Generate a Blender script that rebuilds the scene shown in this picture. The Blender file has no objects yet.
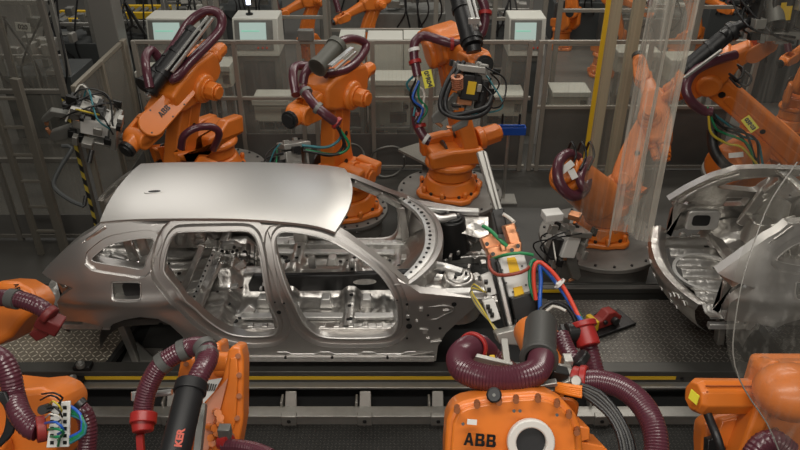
import bpy, bmesh, math, random
import numpy as np
from mathutils import Vector, Matrix
from mathutils.geometry import delaunay_2d_cdt
random.seed(7)
SC = bpy.context.scene
COL = SC.collection
PI = math.pi
# ------------------------------------------------------------------ camera
F, PIT, CH = 710.0, math.radians(31), 4.28
cam = bpy.data.cameras.new('camera'); camo = bpy.data.objects.new('camera', cam); COL.objects.link(camo)
cam.sensor_width = 36; cam.lens = 36 * F / 800; cam.clip_end = 100; cam.clip_start = .05
camo.location = (0, 0, CH); camo.rotation_euler = (PI / 2 - PIT, 0, 0)
SC.camera = camo
# ------------------------------------------------------------------ world, lights, exposure
W = bpy.data.worlds.new('world'); SC.world = W; W.use_nodes = True
W.node_tree.nodes['Background'].inputs[0].default_value = (.50, .47, .43, 1)
W.node_tree.nodes['Background'].inputs[1].default_value = .12
SC.view_settings.view_transform = 'Standard'; SC.view_settings.look = 'None'
SC.view_settings.exposure = 0.0; SC.view_settings.gamma = 1
def area(x, y, z, sx, sy, power, col=(1, .95, .87), rot=(0, 0, 0)):
    l = bpy.data.lights.new('hall_and_fill_light', 'AREA'); l.shape = 'RECTANGLE'; l.size = sx; l.size_y = sy
    l.energy = power; l.color = col
    o = bpy.data.objects.new('hall_and_fill_light', l); o.location = (x, y, z); o.rotation_euler = rot; COL.objects.link(o)
    return o
area(-3.2, 6.6, 7.2, 3.2, .8, 80)
area(2.6, 7.0, 7.2, 3.2, .6, 110)
area(-6.0, 14.2, 7.4, 4.0, 4.0, 150, (1, .96, .9))
area(-1.3, 15.2, 7.4, .8, 1.4, 26, (.90, .94, 1))
area(3.8, 12.0, 7.4, 5.5, .8, 230)
area(0, 10.0, 7.6, 7, .4, 95)
area(2.5, 19.0, 7.0, 8, .6, 150)
area(-.2, 1.0, 7.0, 5.5, 1.0, 220)
area(-.5, -2.2, 6.2, 8, .7, 150, rot=(math.radians(38), 0, 0))  # fill lamp added behind the viewpoint to brighten the near side skin

# ------------------------------------------------------------------ pixel / world helpers
cP, sP = math.cos(PIT), math.sin(PIT)
def ray(px, py):
    a = (px - 400) / F; b = (225 - py) / F
    return Vector((a, cP + b * sP, -sP + b * cP))
def C(px, py, d): return Vector((0, 0, CH)) + ray(px, py) * d
def atY(px, py, Y): r = ray(px, py); return Vector((0, 0, CH)) + r * (Y / r.y)
def atZ(px, py, z): r = ray(px, py); return Vector((0, 0, CH)) + r * ((z - CH) / r.z)

# ------------------------------------------------------------------ materials
MATS = {}
def mat(name, col, rough=.5, metal=0, emit=None, es=1, alpha=1, noise=None, bump=None, trans=0, coat=0):
    """noise=(scale, amount, colour2) mottles the colour; bump=(scale, strength, dist)"""
    if name in MATS: return MATS[name]
    m = bpy.data.materials.new(name); m.use_nodes = True; nt = m.node_tree; b = nt.nodes['Principled BSDF']
    b.inputs['Base Color'].default_value = (*col, 1); b.inputs['Roughness'].default_value = rough
    b.inputs['Metallic'].default_value = metal; b.inputs['Alpha'].default_value = alpha
    b.inputs['Coat Weight'].default_value = coat; b.inputs['Coat Roughness'].default_value = .2
    if emit: b.inputs['Emission Color'].default_value = (*emit, 1); b.inputs['Emission Strength'].default_value = es
    if noise or bump:
        tc = nt.nodes.new('ShaderNodeTexCoord')
    if noise:
        n = nt.nodes.new('ShaderNodeTexNoise'); n.inputs['Scale'].default_value = noise[0]; n.inputs['Detail'].default_value = 6
        nt.links.new(tc.outputs['Object'], n.inputs['Vector'])
        r = nt.nodes.new('ShaderNodeValToRGB'); r.color_ramp.elements[0].position = .35; r.color_ramp.elements[1].position = .7
        c2 = noise[2]; r.color_ramp.elements[0].color = (*[c * (1 - noise[1]) + d * noise[1] for c, d in zip(col, c2)], 1)
        r.color_ramp.elements[1].color = (*col, 1)
        nt.links.new(n.outputs['Fac'], r.inputs['Fac']); nt.links.new(r.outputs['Color'], b.inputs['Base Color'])
        mr = nt.nodes.new('ShaderNodeMapRange'); mr.inputs['To Min'].default_value = min(1, rough + .12); mr.inputs['To Max'].default_value = rough
        nt.links.new(n.outputs['Fac'], mr.inputs['Value']); nt.links.new(mr.outputs['Result'], b.inputs['Roughness'])
    if bump:
        n = nt.nodes.new('ShaderNodeTexNoise'); n.inputs['Scale'].default_value = bump[0]; n.inputs['Detail'].default_value = 3
        nt.links.new(tc.outputs['Object'], n.inputs['Vector'])
        bp = nt.nodes.new('ShaderNodeBump'); bp.inputs['Strength'].default_value = bump[1]; bp.inputs['Distance'].default_value = bump[2]
        nt.links.new(n.outputs['Fac'], bp.inputs['Height']); nt.links.new(bp.outputs['Normal'], b.inputs['Normal'])
    MATS[name] = m; return m

def mat_tread(name, col, hi, s=.045, rough=.45, metal=.6):
    m = bpy.data.materials.new(name); m.use_nodes = True; nt = m.node_tree; b = nt.nodes['Principled BSDF']; L = nt.links.new
    def mth(op, a, c=None):
        n = nt.nodes.new('ShaderNodeMath'); n.operation = op
        for i, v in enumerate((a, c)):
            if v is None: continue
            if isinstance(v, (int, float)): n.inputs[i].default_value = v
            else: L(v, n.inputs[i])
        return n.outputs[0]
    tc = nt.nodes.new('ShaderNodeTexCoord'); sx = nt.nodes.new('ShaderNodeSeparateXYZ'); L(tc.outputs['Object'], sx.inputs[0])
    u = mth('DIVIDE', sx.outputs[0], s); v = mth('DIVIDE', sx.outputs[1], s)
    fx = mth('SUBTRACT', mth('FRACT', u), .5); fy = mth('SUBTRACT', mth('FRACT', v), .5)
    par = mth('MODULO', mth('ABSOLUTE', mth('ADD', mth('FLOOR', u), mth('FLOOR', v))), 2)
    d1 = mth('ABSOLUTE', mth('ADD', fx, fy)); d2 = mth('ABSOLUTE', mth('SUBTRACT', fx, fy))
    ip = mth('SUBTRACT', 1, par)
    A = mth('ADD', mth('MULTIPLY', d1, par), mth('MULTIPLY', d2, ip)); B = mth('ADD', mth('MULTIPLY', d2, par), mth('MULTIPLY', d1, ip))
    h = mth('SUBTRACT', 1, mth('ADD', mth('DIVIDE', A, .22), mth('DIVIDE', B, .95)))
    h = mth('MINIMUM', mth('MAXIMUM', mth('MULTIPLY', h, 3), 0), 1)
    mx = nt.nodes.new('ShaderNodeMix'); mx.data_type = 'RGBA'; L(h, mx.inputs[0])
    n = nt.nodes.new('ShaderNodeTexNoise'); n.inputs['Scale'].default_value = 3; n.inputs['Detail'].default_value = 5; L(tc.outputs['Object'], n.inputs['Vector'])
    r = nt.nodes.new('ShaderNodeValToRGB'); r.color_ramp.elements[0].position = .3; r.color_ramp.elements[1].position = .7
    r.color_ramp.elements[0].color = (*[c * .6 for c in col], 1); r.color_ramp.elements[1].color = (*col, 1)
    L(n.outputs['Fac'], r.inputs['Fac']); L(r.outputs['Color'], mx.inputs[6]); mx.inputs[7].default_value = (*hi, 1)
    L(mx.outputs[2], b.inputs['Base Color'])
    bp = nt.nodes.new('ShaderNodeBump'); bp.inputs['Strength'].default_value = .8; bp.inputs['Distance'].default_value = .004
    L(h, bp.inputs['Height']); L(bp.outputs['Normal'], b.inputs['Normal'])
    b.inputs['Roughness'].default_value = rough; b.inputs['Metallic'].default_value = metal
    return m

def mat_stripes(name, c1, c2, per=.09):
    m = bpy.data.materials.new(name); m.use_nodes = True; nt = m.node_tree; b = nt.nodes['Principled BSDF']; L = nt.links.new
    tc = nt.nodes.new('ShaderNodeTexCoord'); w = nt.nodes.new('ShaderNodeTexWave'); w.wave_type = 'BANDS'; w.bands_direction = 'DIAGONAL'
    w.inputs['Scale'].default_value = .35 / per; L(tc.outputs['Object'], w.inputs['Vector'])
    r = nt.nodes.new('ShaderNodeValToRGB'); r.color_ramp.interpolation = 'CONSTANT'; r.color_ramp.elements[1].position = .5
    r.color_ramp.elements[0].color = (*c1, 1); r.color_ramp.elements[1].color = (*c2, 1)
    L(w.outputs['Fac'], r.inputs['Fac']); L(r.outputs['Color'], b.inputs['Base Color']); b.inputs['Roughness'].default_value = .5
    return m

def mat_sheet(name, col, rough, alpha, streak=0.0, edge=.35):
    """clear plastic sheet: mostly see-through, more reflective at grazing angles, vertical streaks, as scuffs and as painted fold highlights"""
    m = bpy.data.materials.new(name); m.use_nodes = True; nt = m.node_tree; nt.nodes.clear(); L = nt.links.new
    out = nt.nodes.new('ShaderNodeOutputMaterial'); mix = nt.nodes.new('ShaderNodeMixShader')
    tr = nt.nodes.new('ShaderNodeBsdfTransparent'); tr.inputs[0].default_value = (.93, .93, .91, 1)
    pb = nt.nodes.new('ShaderNodeBsdfPrincipled'); pb.inputs['Base Color'].default_value = (*col, 1); pb.inputs['Roughness'].default_value = rough
    lw = nt.nodes.new('ShaderNodeLayerWeight'); lw.inputs['Blend'].default_value = .3
    mr = nt.nodes.new('ShaderNodeMapRange'); mr.inputs['To Min'].default_value = alpha; mr.inputs['To Max'].default_value = alpha + edge
    L(lw.outputs['Facing'], mr.inputs['Value'])
    fac = mr.outputs['Result']
    if streak:
        tc = nt.nodes.new('ShaderNodeTexCoord'); mp = nt.nodes.new('ShaderNodeMapping'); mp.inputs['Scale'].default_value = (22, 22, 1.3)
        L(tc.outputs['Object'], mp.inputs['Vector'])
        n = nt.nodes.new('ShaderNodeTexNoise'); n.inputs['Scale'].default_value = 1.6; n.inputs['Detail'].default_value = 5; L(mp.outputs['Vector'], n.inputs['Vector'])
        m2 = nt.nodes.new('ShaderNodeMapRange'); m2.inputs['From Min'].default_value = .5; m2.inputs['From Max'].default_value = .75; m2.inputs['To Max'].default_value = streak
        L(n.outputs['Fac'], m2.inputs['Value'])
        ad = nt.nodes.new('ShaderNodeMath'); ad.operation = 'ADD'; ad.use_clamp = True; L(fac, ad.inputs[0]); L(m2.outputs['Result'], ad.inputs[1]); fac = ad.outputs[0]
    L(fac, mix.inputs[0]); L(tr.outputs[0], mix.inputs[1]); L(pb.outputs[0], mix.inputs[2]); L(mix.outputs[0], out.inputs[0])
    return m

ORANGE = mat('robot_orange', (.75, .195, .020), .40, coat=.4, noise=(5, .3, (.50, .13, .02)))
STEEL = mat('body_steel', (.56, .54, .52), .35, .92)
STEEL_IN = mat('stamped_steel', (.62, .60, .57), .27, .93, noise=(7, .35, (.38, .37, .35)), bump=(13, .5, .022))
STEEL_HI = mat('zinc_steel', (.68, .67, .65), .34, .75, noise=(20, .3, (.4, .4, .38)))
ROOF = mat('roof_steel', (.66, .645, .62), .36, .9)
DARKM = mat('dark_metal', (.05, .05, .05), .4, .6)
BLACK = mat('black_rubber', (.012, .012, .013), .42)
BLACKP = mat('black_panel', (.018, .018, .018), .35, .3)
GREYM = mat('grey_metal', (.22, .22, .205), .5, .5, noise=(6, .4, (.1, .1, .09)))
ALU = mat('aluminium', (.45, .44, .41), .4, .75, noise=(9, .3, (.25, .24, .22)))
ALUB = mat('bright_aluminium', (.7, .7, .68), .3, .8)
MAROON = mat('maroon_hose', (.085, .022, .034), .28, coat=.3)
REDP = mat('red_plastic', (.34, .022, .02), .4)
REDD = mat('red_clamp', (.28, .03, .025), .5)
WHITE = mat('white_plastic', (.72, .71, .68), .5)
CABW = mat('cabinet_white', (.52, .52, .47), .5)
CABD = mat('cabinet_dark', (.06, .065, .065), .5)
YEL = mat('yellow_paint', (.72, .46, .02), .5)
LABY = mat('label_yellow', (.80, .72, .05), .5)
COPPER = mat('copper', (.78, .36, .19), .32, .85, noise=(14, .3, (.45, .2, .1)))
BLUEC = mat('blue_cable', (.02, .10, .45), .35)
REDC = mat('red_cable', (.62, .06, .03), .35)
GREENC = mat('green_cable', (.01, .20, .08), .35)
TEALC = mat('teal_cable', (.03, .17, .20), .4)
YELC = mat('yellow_cable', (.55, .42, .04), .4)
ORC = mat('orange_cable', (.8, .22, .02), .4)
WHC = mat('white_cable', (.65, .63, .58), .4)
BLUET = mat('blue_tray', (.008, .075, .42), .4)
SCREEN = mat('screen_glow', (.3, .4, .37), .3, emit=(.55, .70, .64), es=.42)
SCR2 = mat('screen_green', (.1, .4, .3), .3, emit=(.25, .65, .45), es=.6)
LAMPW = mat('lamp_white', (.8, .8, 1), .3, emit=(.7, .75, 1), es=4)
FLOORM = mat('floor_paint', (.062, .059, .052), .45, noise=(1.3, .5, (.03, .028, .025)))
FLOORF = mat('aisle_floor', (.12, .115, .105), .35, noise=(.9, .3, (.09, .09, .085)))
RISER = mat('riser_steel', (.24, .23, .21), .5, .3, noise=(4, .4, (.08, .075, .07)))
FENCEM = mat('fence_aluminium', (.30, .28, .245), .5, .4)
KICK = mat('fence_sheet', (.135, .13, .12), .5, .3, noise=(3, .4, (.07, .07, .065)))
BEIGE = mat('beige_post', (.42, .36, .24), .6)
TREADB = mat_tread('tread_bright', (.24, .21, .165), (.78, .72, .60), metal=.35)
TREADD = mat_tread('tread_dark', (.12, .112, .10), (.26, .245, .215), s=.04)
MESHD = mat_tread('mesh_floor', (.03, .03, .028), (.085, .082, .075), s=.03)
HAZ = mat_stripes('hazard_tape', (.55, .42, .06), (.02, .02, .02))
GLASS = mat_sheet('clear_panel', (.55, .53, .49), .25, .09, .06, .10)
GLASSD = mat_sheet('scuffed_panel', (.36, .34, .30), .25, .12, .14, .12)
PVC = mat_sheet('clear_curtain', (.72, .68, .60), .08, .14, .42, .75)  # strong streaks: bright highlights of the folds painted into the sheet
PVC2 = mat_sheet('clear_curtain_soft', (.50, .47, .42), .12, .05, .10, .25)

# ------------------------------------------------------------------ objects
def thing(name, label, cat, loc=(0, 0, 0), group=None):
    o = bpy.data.objects.new(name, None); o.location = loc; o.empty_display_size = .1; COL.objects.link(o)
    o['label'] = label; o['category'] = cat
    if group: o['group'] = group
    return o
def wloc(o):
    v = Vector((0, 0, 0))
    while o: v = v + Vector(o.location); o = o.parent
    return v
NOSPLIT = {'screen_graphic', 'label_bars', 'rollers', 'warning_label', 'lettering'}
def split_pieces(bm):
    """far-apart loose islands of bm as separate bmeshes (None when it is one piece)"""
    bm.verts.index_update(); seen = [-1] * len(bm.verts); isl = []
    for v in bm.verts:
        if seen[v.index] >= 0: continue
        k = len(isl); st = [v]; seen[v.index] = k; L = []
        while st:
            a = st.pop(); L.append(a)
            for e in a.link_edges:
                b = e.other_vert(a)
                if seen[b.index] < 0: seen[b.index] = k; st.append(b)
        isl.append(L)
    if len(isl) < 2 or len(isl) > 400: return None
    lo = np.array([[min(v.co[i] for v in L) for i in range(3)] for L in isl]); hi = np.array([[max(v.co[i] for v in L) for i in range(3)] for L in isl])
    size = (hi - lo).max(1); gap = np.maximum(0, np.maximum(lo[:, None] - hi[None], lo[None] - hi[:, None]))
    near = np.sqrt((gap ** 2).sum(2)) <= np.maximum(.02, .5 * np.maximum(size[:, None], size[None]))
    comp = list(range(len(isl)))
    def fd(i):
        while comp[i] != i: comp[i] = comp[comp[i]]; i = comp[i]
        return i
    for a, b in zip(*np.nonzero(np.triu(near, 1))): comp[fd(a)] = fd(b)
    roots = sorted({fd(i) for i in range(len(isl))})
    if len(roots) < 2: return None
    out = []
    for r in roots:
        nb = bmesh.new(); mp = {}
        for i, L in enumerate(isl):
            if fd(i) == r:
                for v in L: mp[v] = nb.verts.new(v.co)
        fs = {f for v in mp for f in v.link_faces}
        for f in sorted(fs, key=lambda f: f.index):
            nb.faces.new([mp[v] for v in f.verts]).material_index = f.material_index
        out.append(nb)
    return out
def obj(name, bm, m, parent=None, bevel=0, smooth=True, ang=35, label=None, seg=2, split=True):
    """bm holds WORLD coordinates; links it as ONE mesh object, child of parent"""
    if parent is not None and split and name not in NOSPLIT:
        parts = split_pieces(bm)
        if parts:
            bm.free(); first = None
            for b_ in parts:
                o = obj(name, b_, m, parent, bevel, smooth, ang, label, seg, split=False); first = first or o
            return first
    me = bpy.data.meshes.new(name)
    off = wloc(parent) if parent else Vector((0, 0, 0))
    if off.length: bmesh.ops.translate(bm, verts=bm.verts, vec=-off)
    bm.to_mesh(me); bm.free()
    ms = m if isinstance(m, (list, tuple)) else [m]
    for q in ms: me.materials.append(q)
    if smooth:
        for p in me.polygons: p.use_smooth = True
        me.set_sharp_from_angle(angle=math.radians(ang))
    o = bpy.data.objects.new(name, me); COL.objects.link(o)
    if parent: o.parent = parent
    if bevel:
        b = o.modifiers.new('bevel', 'BEVEL'); b.width = bevel; b.segments = seg; b.limit_method = 'ANGLE'; b.angle_limit = math.radians(30)
        b.harden_normals = False
    if label: o['label'] = label
    return o
def single(name, bm, m, label, cat, group=None, **k):
    o = obj(name, bm, m, **k); o['label'] = label; o['category'] = cat
    if group: o['group'] = group
    return o
def struct(name, bm, m, **k):
    o = obj(name, bm, m, **k); o['kind'] = 'structure'; return o
def NB(): return bmesh.new()
def frame(u, v=None):
    """3x3 with z = u; x close to v"""
    z = Vector(u).normalized()
    v = Vector(v) if v is not None else (Vector((0, 0, 1)) if abs(z.z) < .9 else Vector((1, 0, 0)))
    y = z.cross(v)
    if y.length < 1e-5: y = z.cross(Vector((.3, .9, .2)))
    y.normalize(); x = y.cross(z).normalized()
    return Matrix((x, y, z)).transposed()
def box(bm, c, s, R=None, mi=0):
    R = R or Matrix.Identity(3); vs = []
    for dz in (-.5, .5):
        for dx, dy in ((-.5, -.5), (.5, -.5), (.5, .5), (-.5, .5)):
            vs.append(bm.verts.new(Vector(c) + R @ Vector((dx * s[0], dy * s[1], dz * s[2]))))
    for f in ((3, 2, 1, 0), (4, 5, 6, 7), (0, 1, 5, 4), (1, 2, 6, 5), (2, 3, 7, 6), (3, 0, 4, 7)):
        bm.faces.new([vs[i] for i in f]).material_index = mi
    return bm
def bar(bm, p, q, w, h=None, up=(0, 0, 1), mi=0):
    p = Vector(p); q = Vector(q); R = frame(q - p, up); return box(bm, (p + q) / 2, (h or w, w, (q - p).length), R, mi)
def cyl(bm, p, q, r0, r1=None, n=20, mi=0):
    p = Vector(p); q = Vector(q); r1 = r0 if r1 is None else r1; R = frame(q - p); A = []; B = []
    for i in range(n):
        a = 2 * PI * i / n; d = R @ Vector((math.cos(a), math.sin(a), 0))
        A.append(bm.verts.new(p + d * r0)); B.append(bm.verts.new(q + d * r1))
    for i in range(n):
        bm.faces.new((A[i], A[(i + 1) % n], B[(i + 1) % n], B[i])).material_index = mi
    bm.faces.new(A[::-1]).material_index = mi; bm.faces.new(B).material_index = mi
    return bm
def ring(bm, c, ax, ro, ri, h, n=28):
    R = frame(ax); c = Vector(c); L = []
    for (r, z) in ((ro, 0), (ro, h), (ri, h), (ri, 0)):
        L.append([bm.verts.new(c + R @ Vector((math.cos(2 * PI * i / n) * r, math.sin(2 * PI * i / n) * r, z))) for i in range(n)])
    for k in range(4):
        for i in range(n): bm.faces.new((L[k][i], L[k][(i + 1) % n], L[(k + 1) % 4][(i + 1) % n], L[(k + 1) % 4][i]))
    return bm
def prism(bm, pts, o, ux, uy, h, h0=None, mi=0):
    """polygon pts (2D) in plane o+ux*x+uy*y, thickness along n=ux×uy from h0 to h (default ±h/2)"""
    ux = Vector(ux).normalized(); uy = Vector(uy); uy = (uy - ux * uy.dot(ux)).normalized(); n = ux.cross(uy)
    a, b = (-h / 2, h / 2) if h0 is None else (h0, h)
    A = [bm.verts.new(Vector(o) + ux * x + uy * y + n * a) for x, y in pts]
    B = [bm.verts.new(Vector(o) + ux * x + uy * y + n * b) for x, y in pts]
    N = len(pts)
    fs = [bm.faces.new(A[::-1]), bm.faces.new(B)] + [bm.faces.new((A[i], A[(i + 1) % N], B[(i + 1) % N], B[i])) for i in range(N)]
    for f in fs: f.material_index = mi
    bmesh.ops.recalc_face_normals(bm, faces=fs)
    return bm
def loft(bm, secs, cap=True):
    L = [[bm.verts.new(p) for p in s] for s in secs]; N = len(secs[0]); fs = []
    for a, b in zip(L, L[1:]):
        for i in range(N): fs.append(bm.faces.new((a[i], a[(i + 1) % N], b[(i + 1) % N], b[i])))
    if cap: fs += [bm.faces.new(L[0][::-1]), bm.faces.new(L[-1])]
    bmesh.ops.recalc_face_normals(bm, faces=fs)
    return bm
def rrect(w, h, r, n=4):
    pts = []
    for cx, cy, a0 in ((w / 2 - r, h / 2 - r, 0), (-w / 2 + r, h / 2 - r, 90), (-w / 2 + r, -h / 2 + r, 180), (w / 2 - r, -h / 2 + r, 270)):
        for i in range(n + 1):
            a = math.radians(a0 + 90 * i / n); pts.append((cx + r * math.cos(a), cy + r * math.sin(a)))
    return pts
def hull2(r0, r1, L, n=10):
    """stadium from circle r0 at 0 to circle r1 at (L,0)"""
    a = math.acos(max(-1, min(1, (r0 - r1) / L))); pts = []
    for i in range(n + 1):
        t = a + (2 * PI - 2 * a) * i / n; pts.append((r0 * math.cos(t), r0 * math.sin(t)))
    for i in range(n + 1):
        t = -a + 2 * a * i / n; pts.append((L + r1 * math.cos(t), r1 * math.sin(t)))
    return pts
def catmull(P, step=.02, closed=False):
    P = [Vector(p) for p in P]
    if len(P) == 2: P = [P[0], (P[0] + P[1]) / 2, P[1]]
    Q = [P[0] * 2 - P[1]] + P + [P[-1] * 2 - P[-2]]; out = []
    for i in range(1, len(Q) - 2):
        a, b, c, d = Q[i - 1:i + 3]; n = max(2, int((c - b).length / step))
        for k in range(n):
            t = k / n
            out.append(.5 * ((2 * b) + (c - a) * t + (2 * a - 5 * b + 4 * c - d) * t * t + (3 * b - a - 3 * c + d) * t ** 3))
    out.append(P[-1]); return out
def sweep(bm, path, r, n=12, rib=0, smooth_r=None):
    """tube along path; rib>0 alternates the radius (corrugated hose)"""
    T = [(path[min(i + 1, len(path) - 1)] - path[max(i - 1, 0)]).normalized() for i in range(len(path))]
    R = frame(T[0]); x = R.col[0].copy(); prev = None; first = None
    for i, (p, t) in enumerate(zip(path, T)):
        x = (x - t * x.dot(t)).normalized(); y = t.cross(x)
        rr = (r(i / len(path)) if callable(r) else r) * (1 - (rib if i % 2 else 0))
        L = [bm.verts.new(p + (x * math.cos(2 * PI * k / n) + y * math.sin(2 * PI * k / n)) * rr) for k in range(n)]
        if prev:
            for k in range(n): bm.faces.new((prev[k], prev[(k + 1) % n], L[(k + 1) % n], L[k]))
        else: first = L
        prev = L
    bm.faces.new(first[::-1]); bm.faces.new(prev); return bm
def resamp(path, step):
    out = [path[0]]; acc = 0
    for a, b in zip(path, path[1:]):
        d = (b - a).length
        while acc + d >= step:
            t = (step - acc) / d; a = a + (b - a) * t; out.append(a.copy()); d = (b - a).length; acc = 0
            if d < 1e-9: break
        acc += d
    return out
def tube(name, pts, r, m, parent, n=10, step=.03, **k):
    return obj(name, sweep(NB(), catmull(pts, step), r, n), m, parent, ang=60, **k)
def hose(pts, r, parent, m=None, pitch=.012, n=14, name='hose', rib=.055, label=None):
    if pitch >= .03: return obj(name, sweep(NB(), resamp(catmull(pts, .01), pitch), r * .9, n, 0), m or MAROON, parent, ang=60, label=label)
    return obj(name, sweep(NB(), resamp(catmull(pts, .01), pitch / 2), r, n, rib), m or MAROON, parent, ang=24, label=label)
def pxs(L): return [C(*p) for p in L]
def textobj(s, size, loc, R, m, parent, name='lettering', bold=0, depth=.002, spacing=1):
    cu = bpy.data.curves.new(name, 'FONT'); cu.body = s; cu.size = size; cu.extrude = depth; cu.offset = bold
    cu.align_x = 'CENTER'; cu.align_y = 'CENTER'; cu.space_character = spacing
    t = bpy.data.objects.new(name, cu); COL.objects.link(t)
    bpy.context.view_layer.update()
    me = bpy.data.meshes.new_from_object(t.evaluated_get(bpy.context.evaluated_depsgraph_get()))
    bpy.data.objects.remove(t)
    o = bpy.data.objects.new(name, me); COL.objects.link(o); me.materials.clear(); me.materials.append(m)
    M = Matrix.Translation(Vector(loc) - (wloc(parent) if parent else Vector())) @ R.to_4x4()
    me.transform(M)
    if parent: o.parent = parent
    return o
def RM(x, y, z): return Matrix((Vector(x), Vector(y), Vector(z))).transposed()

# ------------------------------------------------------------------ floor and structure
FZ = 0.0
bm = NB(); box(bm, (0, 5.2, -.05), (14, 8.4, .1)); struct('floor', bm, FLOORM, smooth=False)
bm = NB(); box(bm, (0, 17.2, -.05), (26, 15.6, .1)); struct('floor.001', bm, FLOORF, smooth=False)
bm = NB(); box(bm, (0, 25, 4), (26, .2, 8)); struct('wall_back', bm, mat('wall_grey', (.16, .16, .15), .7), smooth=False)

# ------------------------------------------------------------------ car body
YN, YC = 4.34, 5.10           # near skin, centreline
CX = -1.0                     # body reference point along the line
def Ys(x, z):
    y = YN + .27 * (max(0, z - 1.0) / .55) ** 1.25 + .05 * max(0, .75 - z) ** 1.5
    if x < -2.35: y += .42 * (-2.35 - x) ** 1.7
    if x > -.0: y += .10 * max(0, x - .05)
    dd = math.hypot(x + 2.02, z - .47)
    y -= .035 * math.exp(-((dd - .42) / .10) ** 2) * (1 if z > .45 else .3)
    # shoulder crease
    y -= .018 * math.exp(-((z - .985) / .045) ** 2) * (1 if x < -1.3 else max(0, 1 - (x + 1.3) / .3))
    return y
def onside(px, py, off=0):
    Y = 4.5
    for _ in range(12):
        p = atY(px, py, Y); Y = Y * .4 + (Ys(p.x, p.z) + off) * .6
    p = atY(px, py, Y); return (p.x, p.z)
OUT = [(100,224),(92,231),(80,238),(70,246),(56,259),(42,273),(47,277),(56,282),(73,288),(60,297),(57,302),(60,312),(64,321),(84,322),(101,327),(109,328),
       (113,324),(124,320),(140,317),(158,319),(170,325),(182,336),(190,346),(197,353),(215,357),(260,359),(330,360),(400,361),(436,361),(438,346),(446,333),(470,311),(484,299),(450,296),(420,293),
       (408,285),(385,268.5),(360,250),(347,240.5),(336,234),(318,229),(290,225),(240,221.5),(180,221),(130,222)]
REARD = [(163,268),(165,255),(169,243),(174,236),(182,233.5),(215,232.5),(243,232.5),(251,235),(256,242),(260,258),(264,285),(270,308),(277,324),(276,333),(268,337.5),(245,338),(226,334),(206,321),(190,307),(177,291),(165,276)]
FRONTD = [(276,256),(275,243),(278,236),(285,233),(310,236),(330,242),(350,253.5),(366,264),(379,275),(389,288),(396,303),(398,320),(396,331),(386,338),(360,339.5),(330,339),(315,335),(302,323),(292,302),(284,284)]
QUART = [(91,261),(98,253),(108,246),(120,242.5),(135,240),(148,239),(153,241),(152,248),(146,260),(142,270),(125,268),(104,265)]
FUEL = [(112,285),(115,283),(137,283),(140,286),(140,297),(137,300),(117,300),(113,297)]
def smooth_poly(P, n=4):
    P = [Vector((a, b, 0)) for a, b in P]; N = len(P); out = []
    for i in range(N):
        a, b, c, d = P[i - 1], P[i], P[(i + 1) % N], P[(i + 2) % N]
        for k in range(n):
            t = k / n; q = .5 * ((2 * b) + (c - a) * t + (2 * a - 5 * b + 4 * c - d) * t * t + (3 * b - a - 3 * c + d) * t ** 3)
            out.append((q.x, q.y))
    return out
def offset_poly(P, d):
    N = len(P); ar = sum(P[i][0] * P[(i + 1) % N][1] - P[(i + 1) % N][0] * P[i][1] for i in range(N)); s = 1 if ar > 0 else -1; out = []
    for i in range(N):
        a, b, c = P[i - 1], P[i], P[(i + 1) % N]
        tx, ty = c[0] - a[0], c[1] - a[1]; l = math.hypot(tx, ty) or 1
        out.append((b[0] + s * ty / l * d, b[1] - s * tx / l * d))
    return out
def inside(P, x, y):
    P = np.asarray(P); x1, y1 = P[:, 0], P[:, 1]; x2, y2 = np.roll(x1, -1), np.roll(y1, -1)
    cnt = np.zeros(len(x), bool)
    for a, b, c, d in zip(x1, y1, x2, y2):
        cond = ((b > y) != (d > y)); xs = (c - a) * (y - b) / ((d - b) if d != b else 1e-9) + a
        cnt ^= cond & (x < xs)
    return cnt
def dist_poly(P, x, y):
    P = np.asarray(P); best = np.full(len(x), 9.); Q = np.roll(P, -1, 0)
    for (a, b), (c, d) in zip(P, Q):
        dx, dy = c - a, d - b; l = dx * dx + dy * dy or 1e-9; t = np.clip(((x - a) * dx + (y - b) * dy) / l, 0, 1)
        best = np.minimum(best, np.hypot(x - a - t * dx, y - b - t * dy))
    return best
outl = [onside(*p) for p in OUT]
H_rear, H_front, H_q, H_f = [smooth_poly([onside(*p) for p in q], 3) for q in (REARD, FRONTD, QUART, FUEL)]
HOLES = [H_rear, H_front, H_q, H_f]
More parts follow.
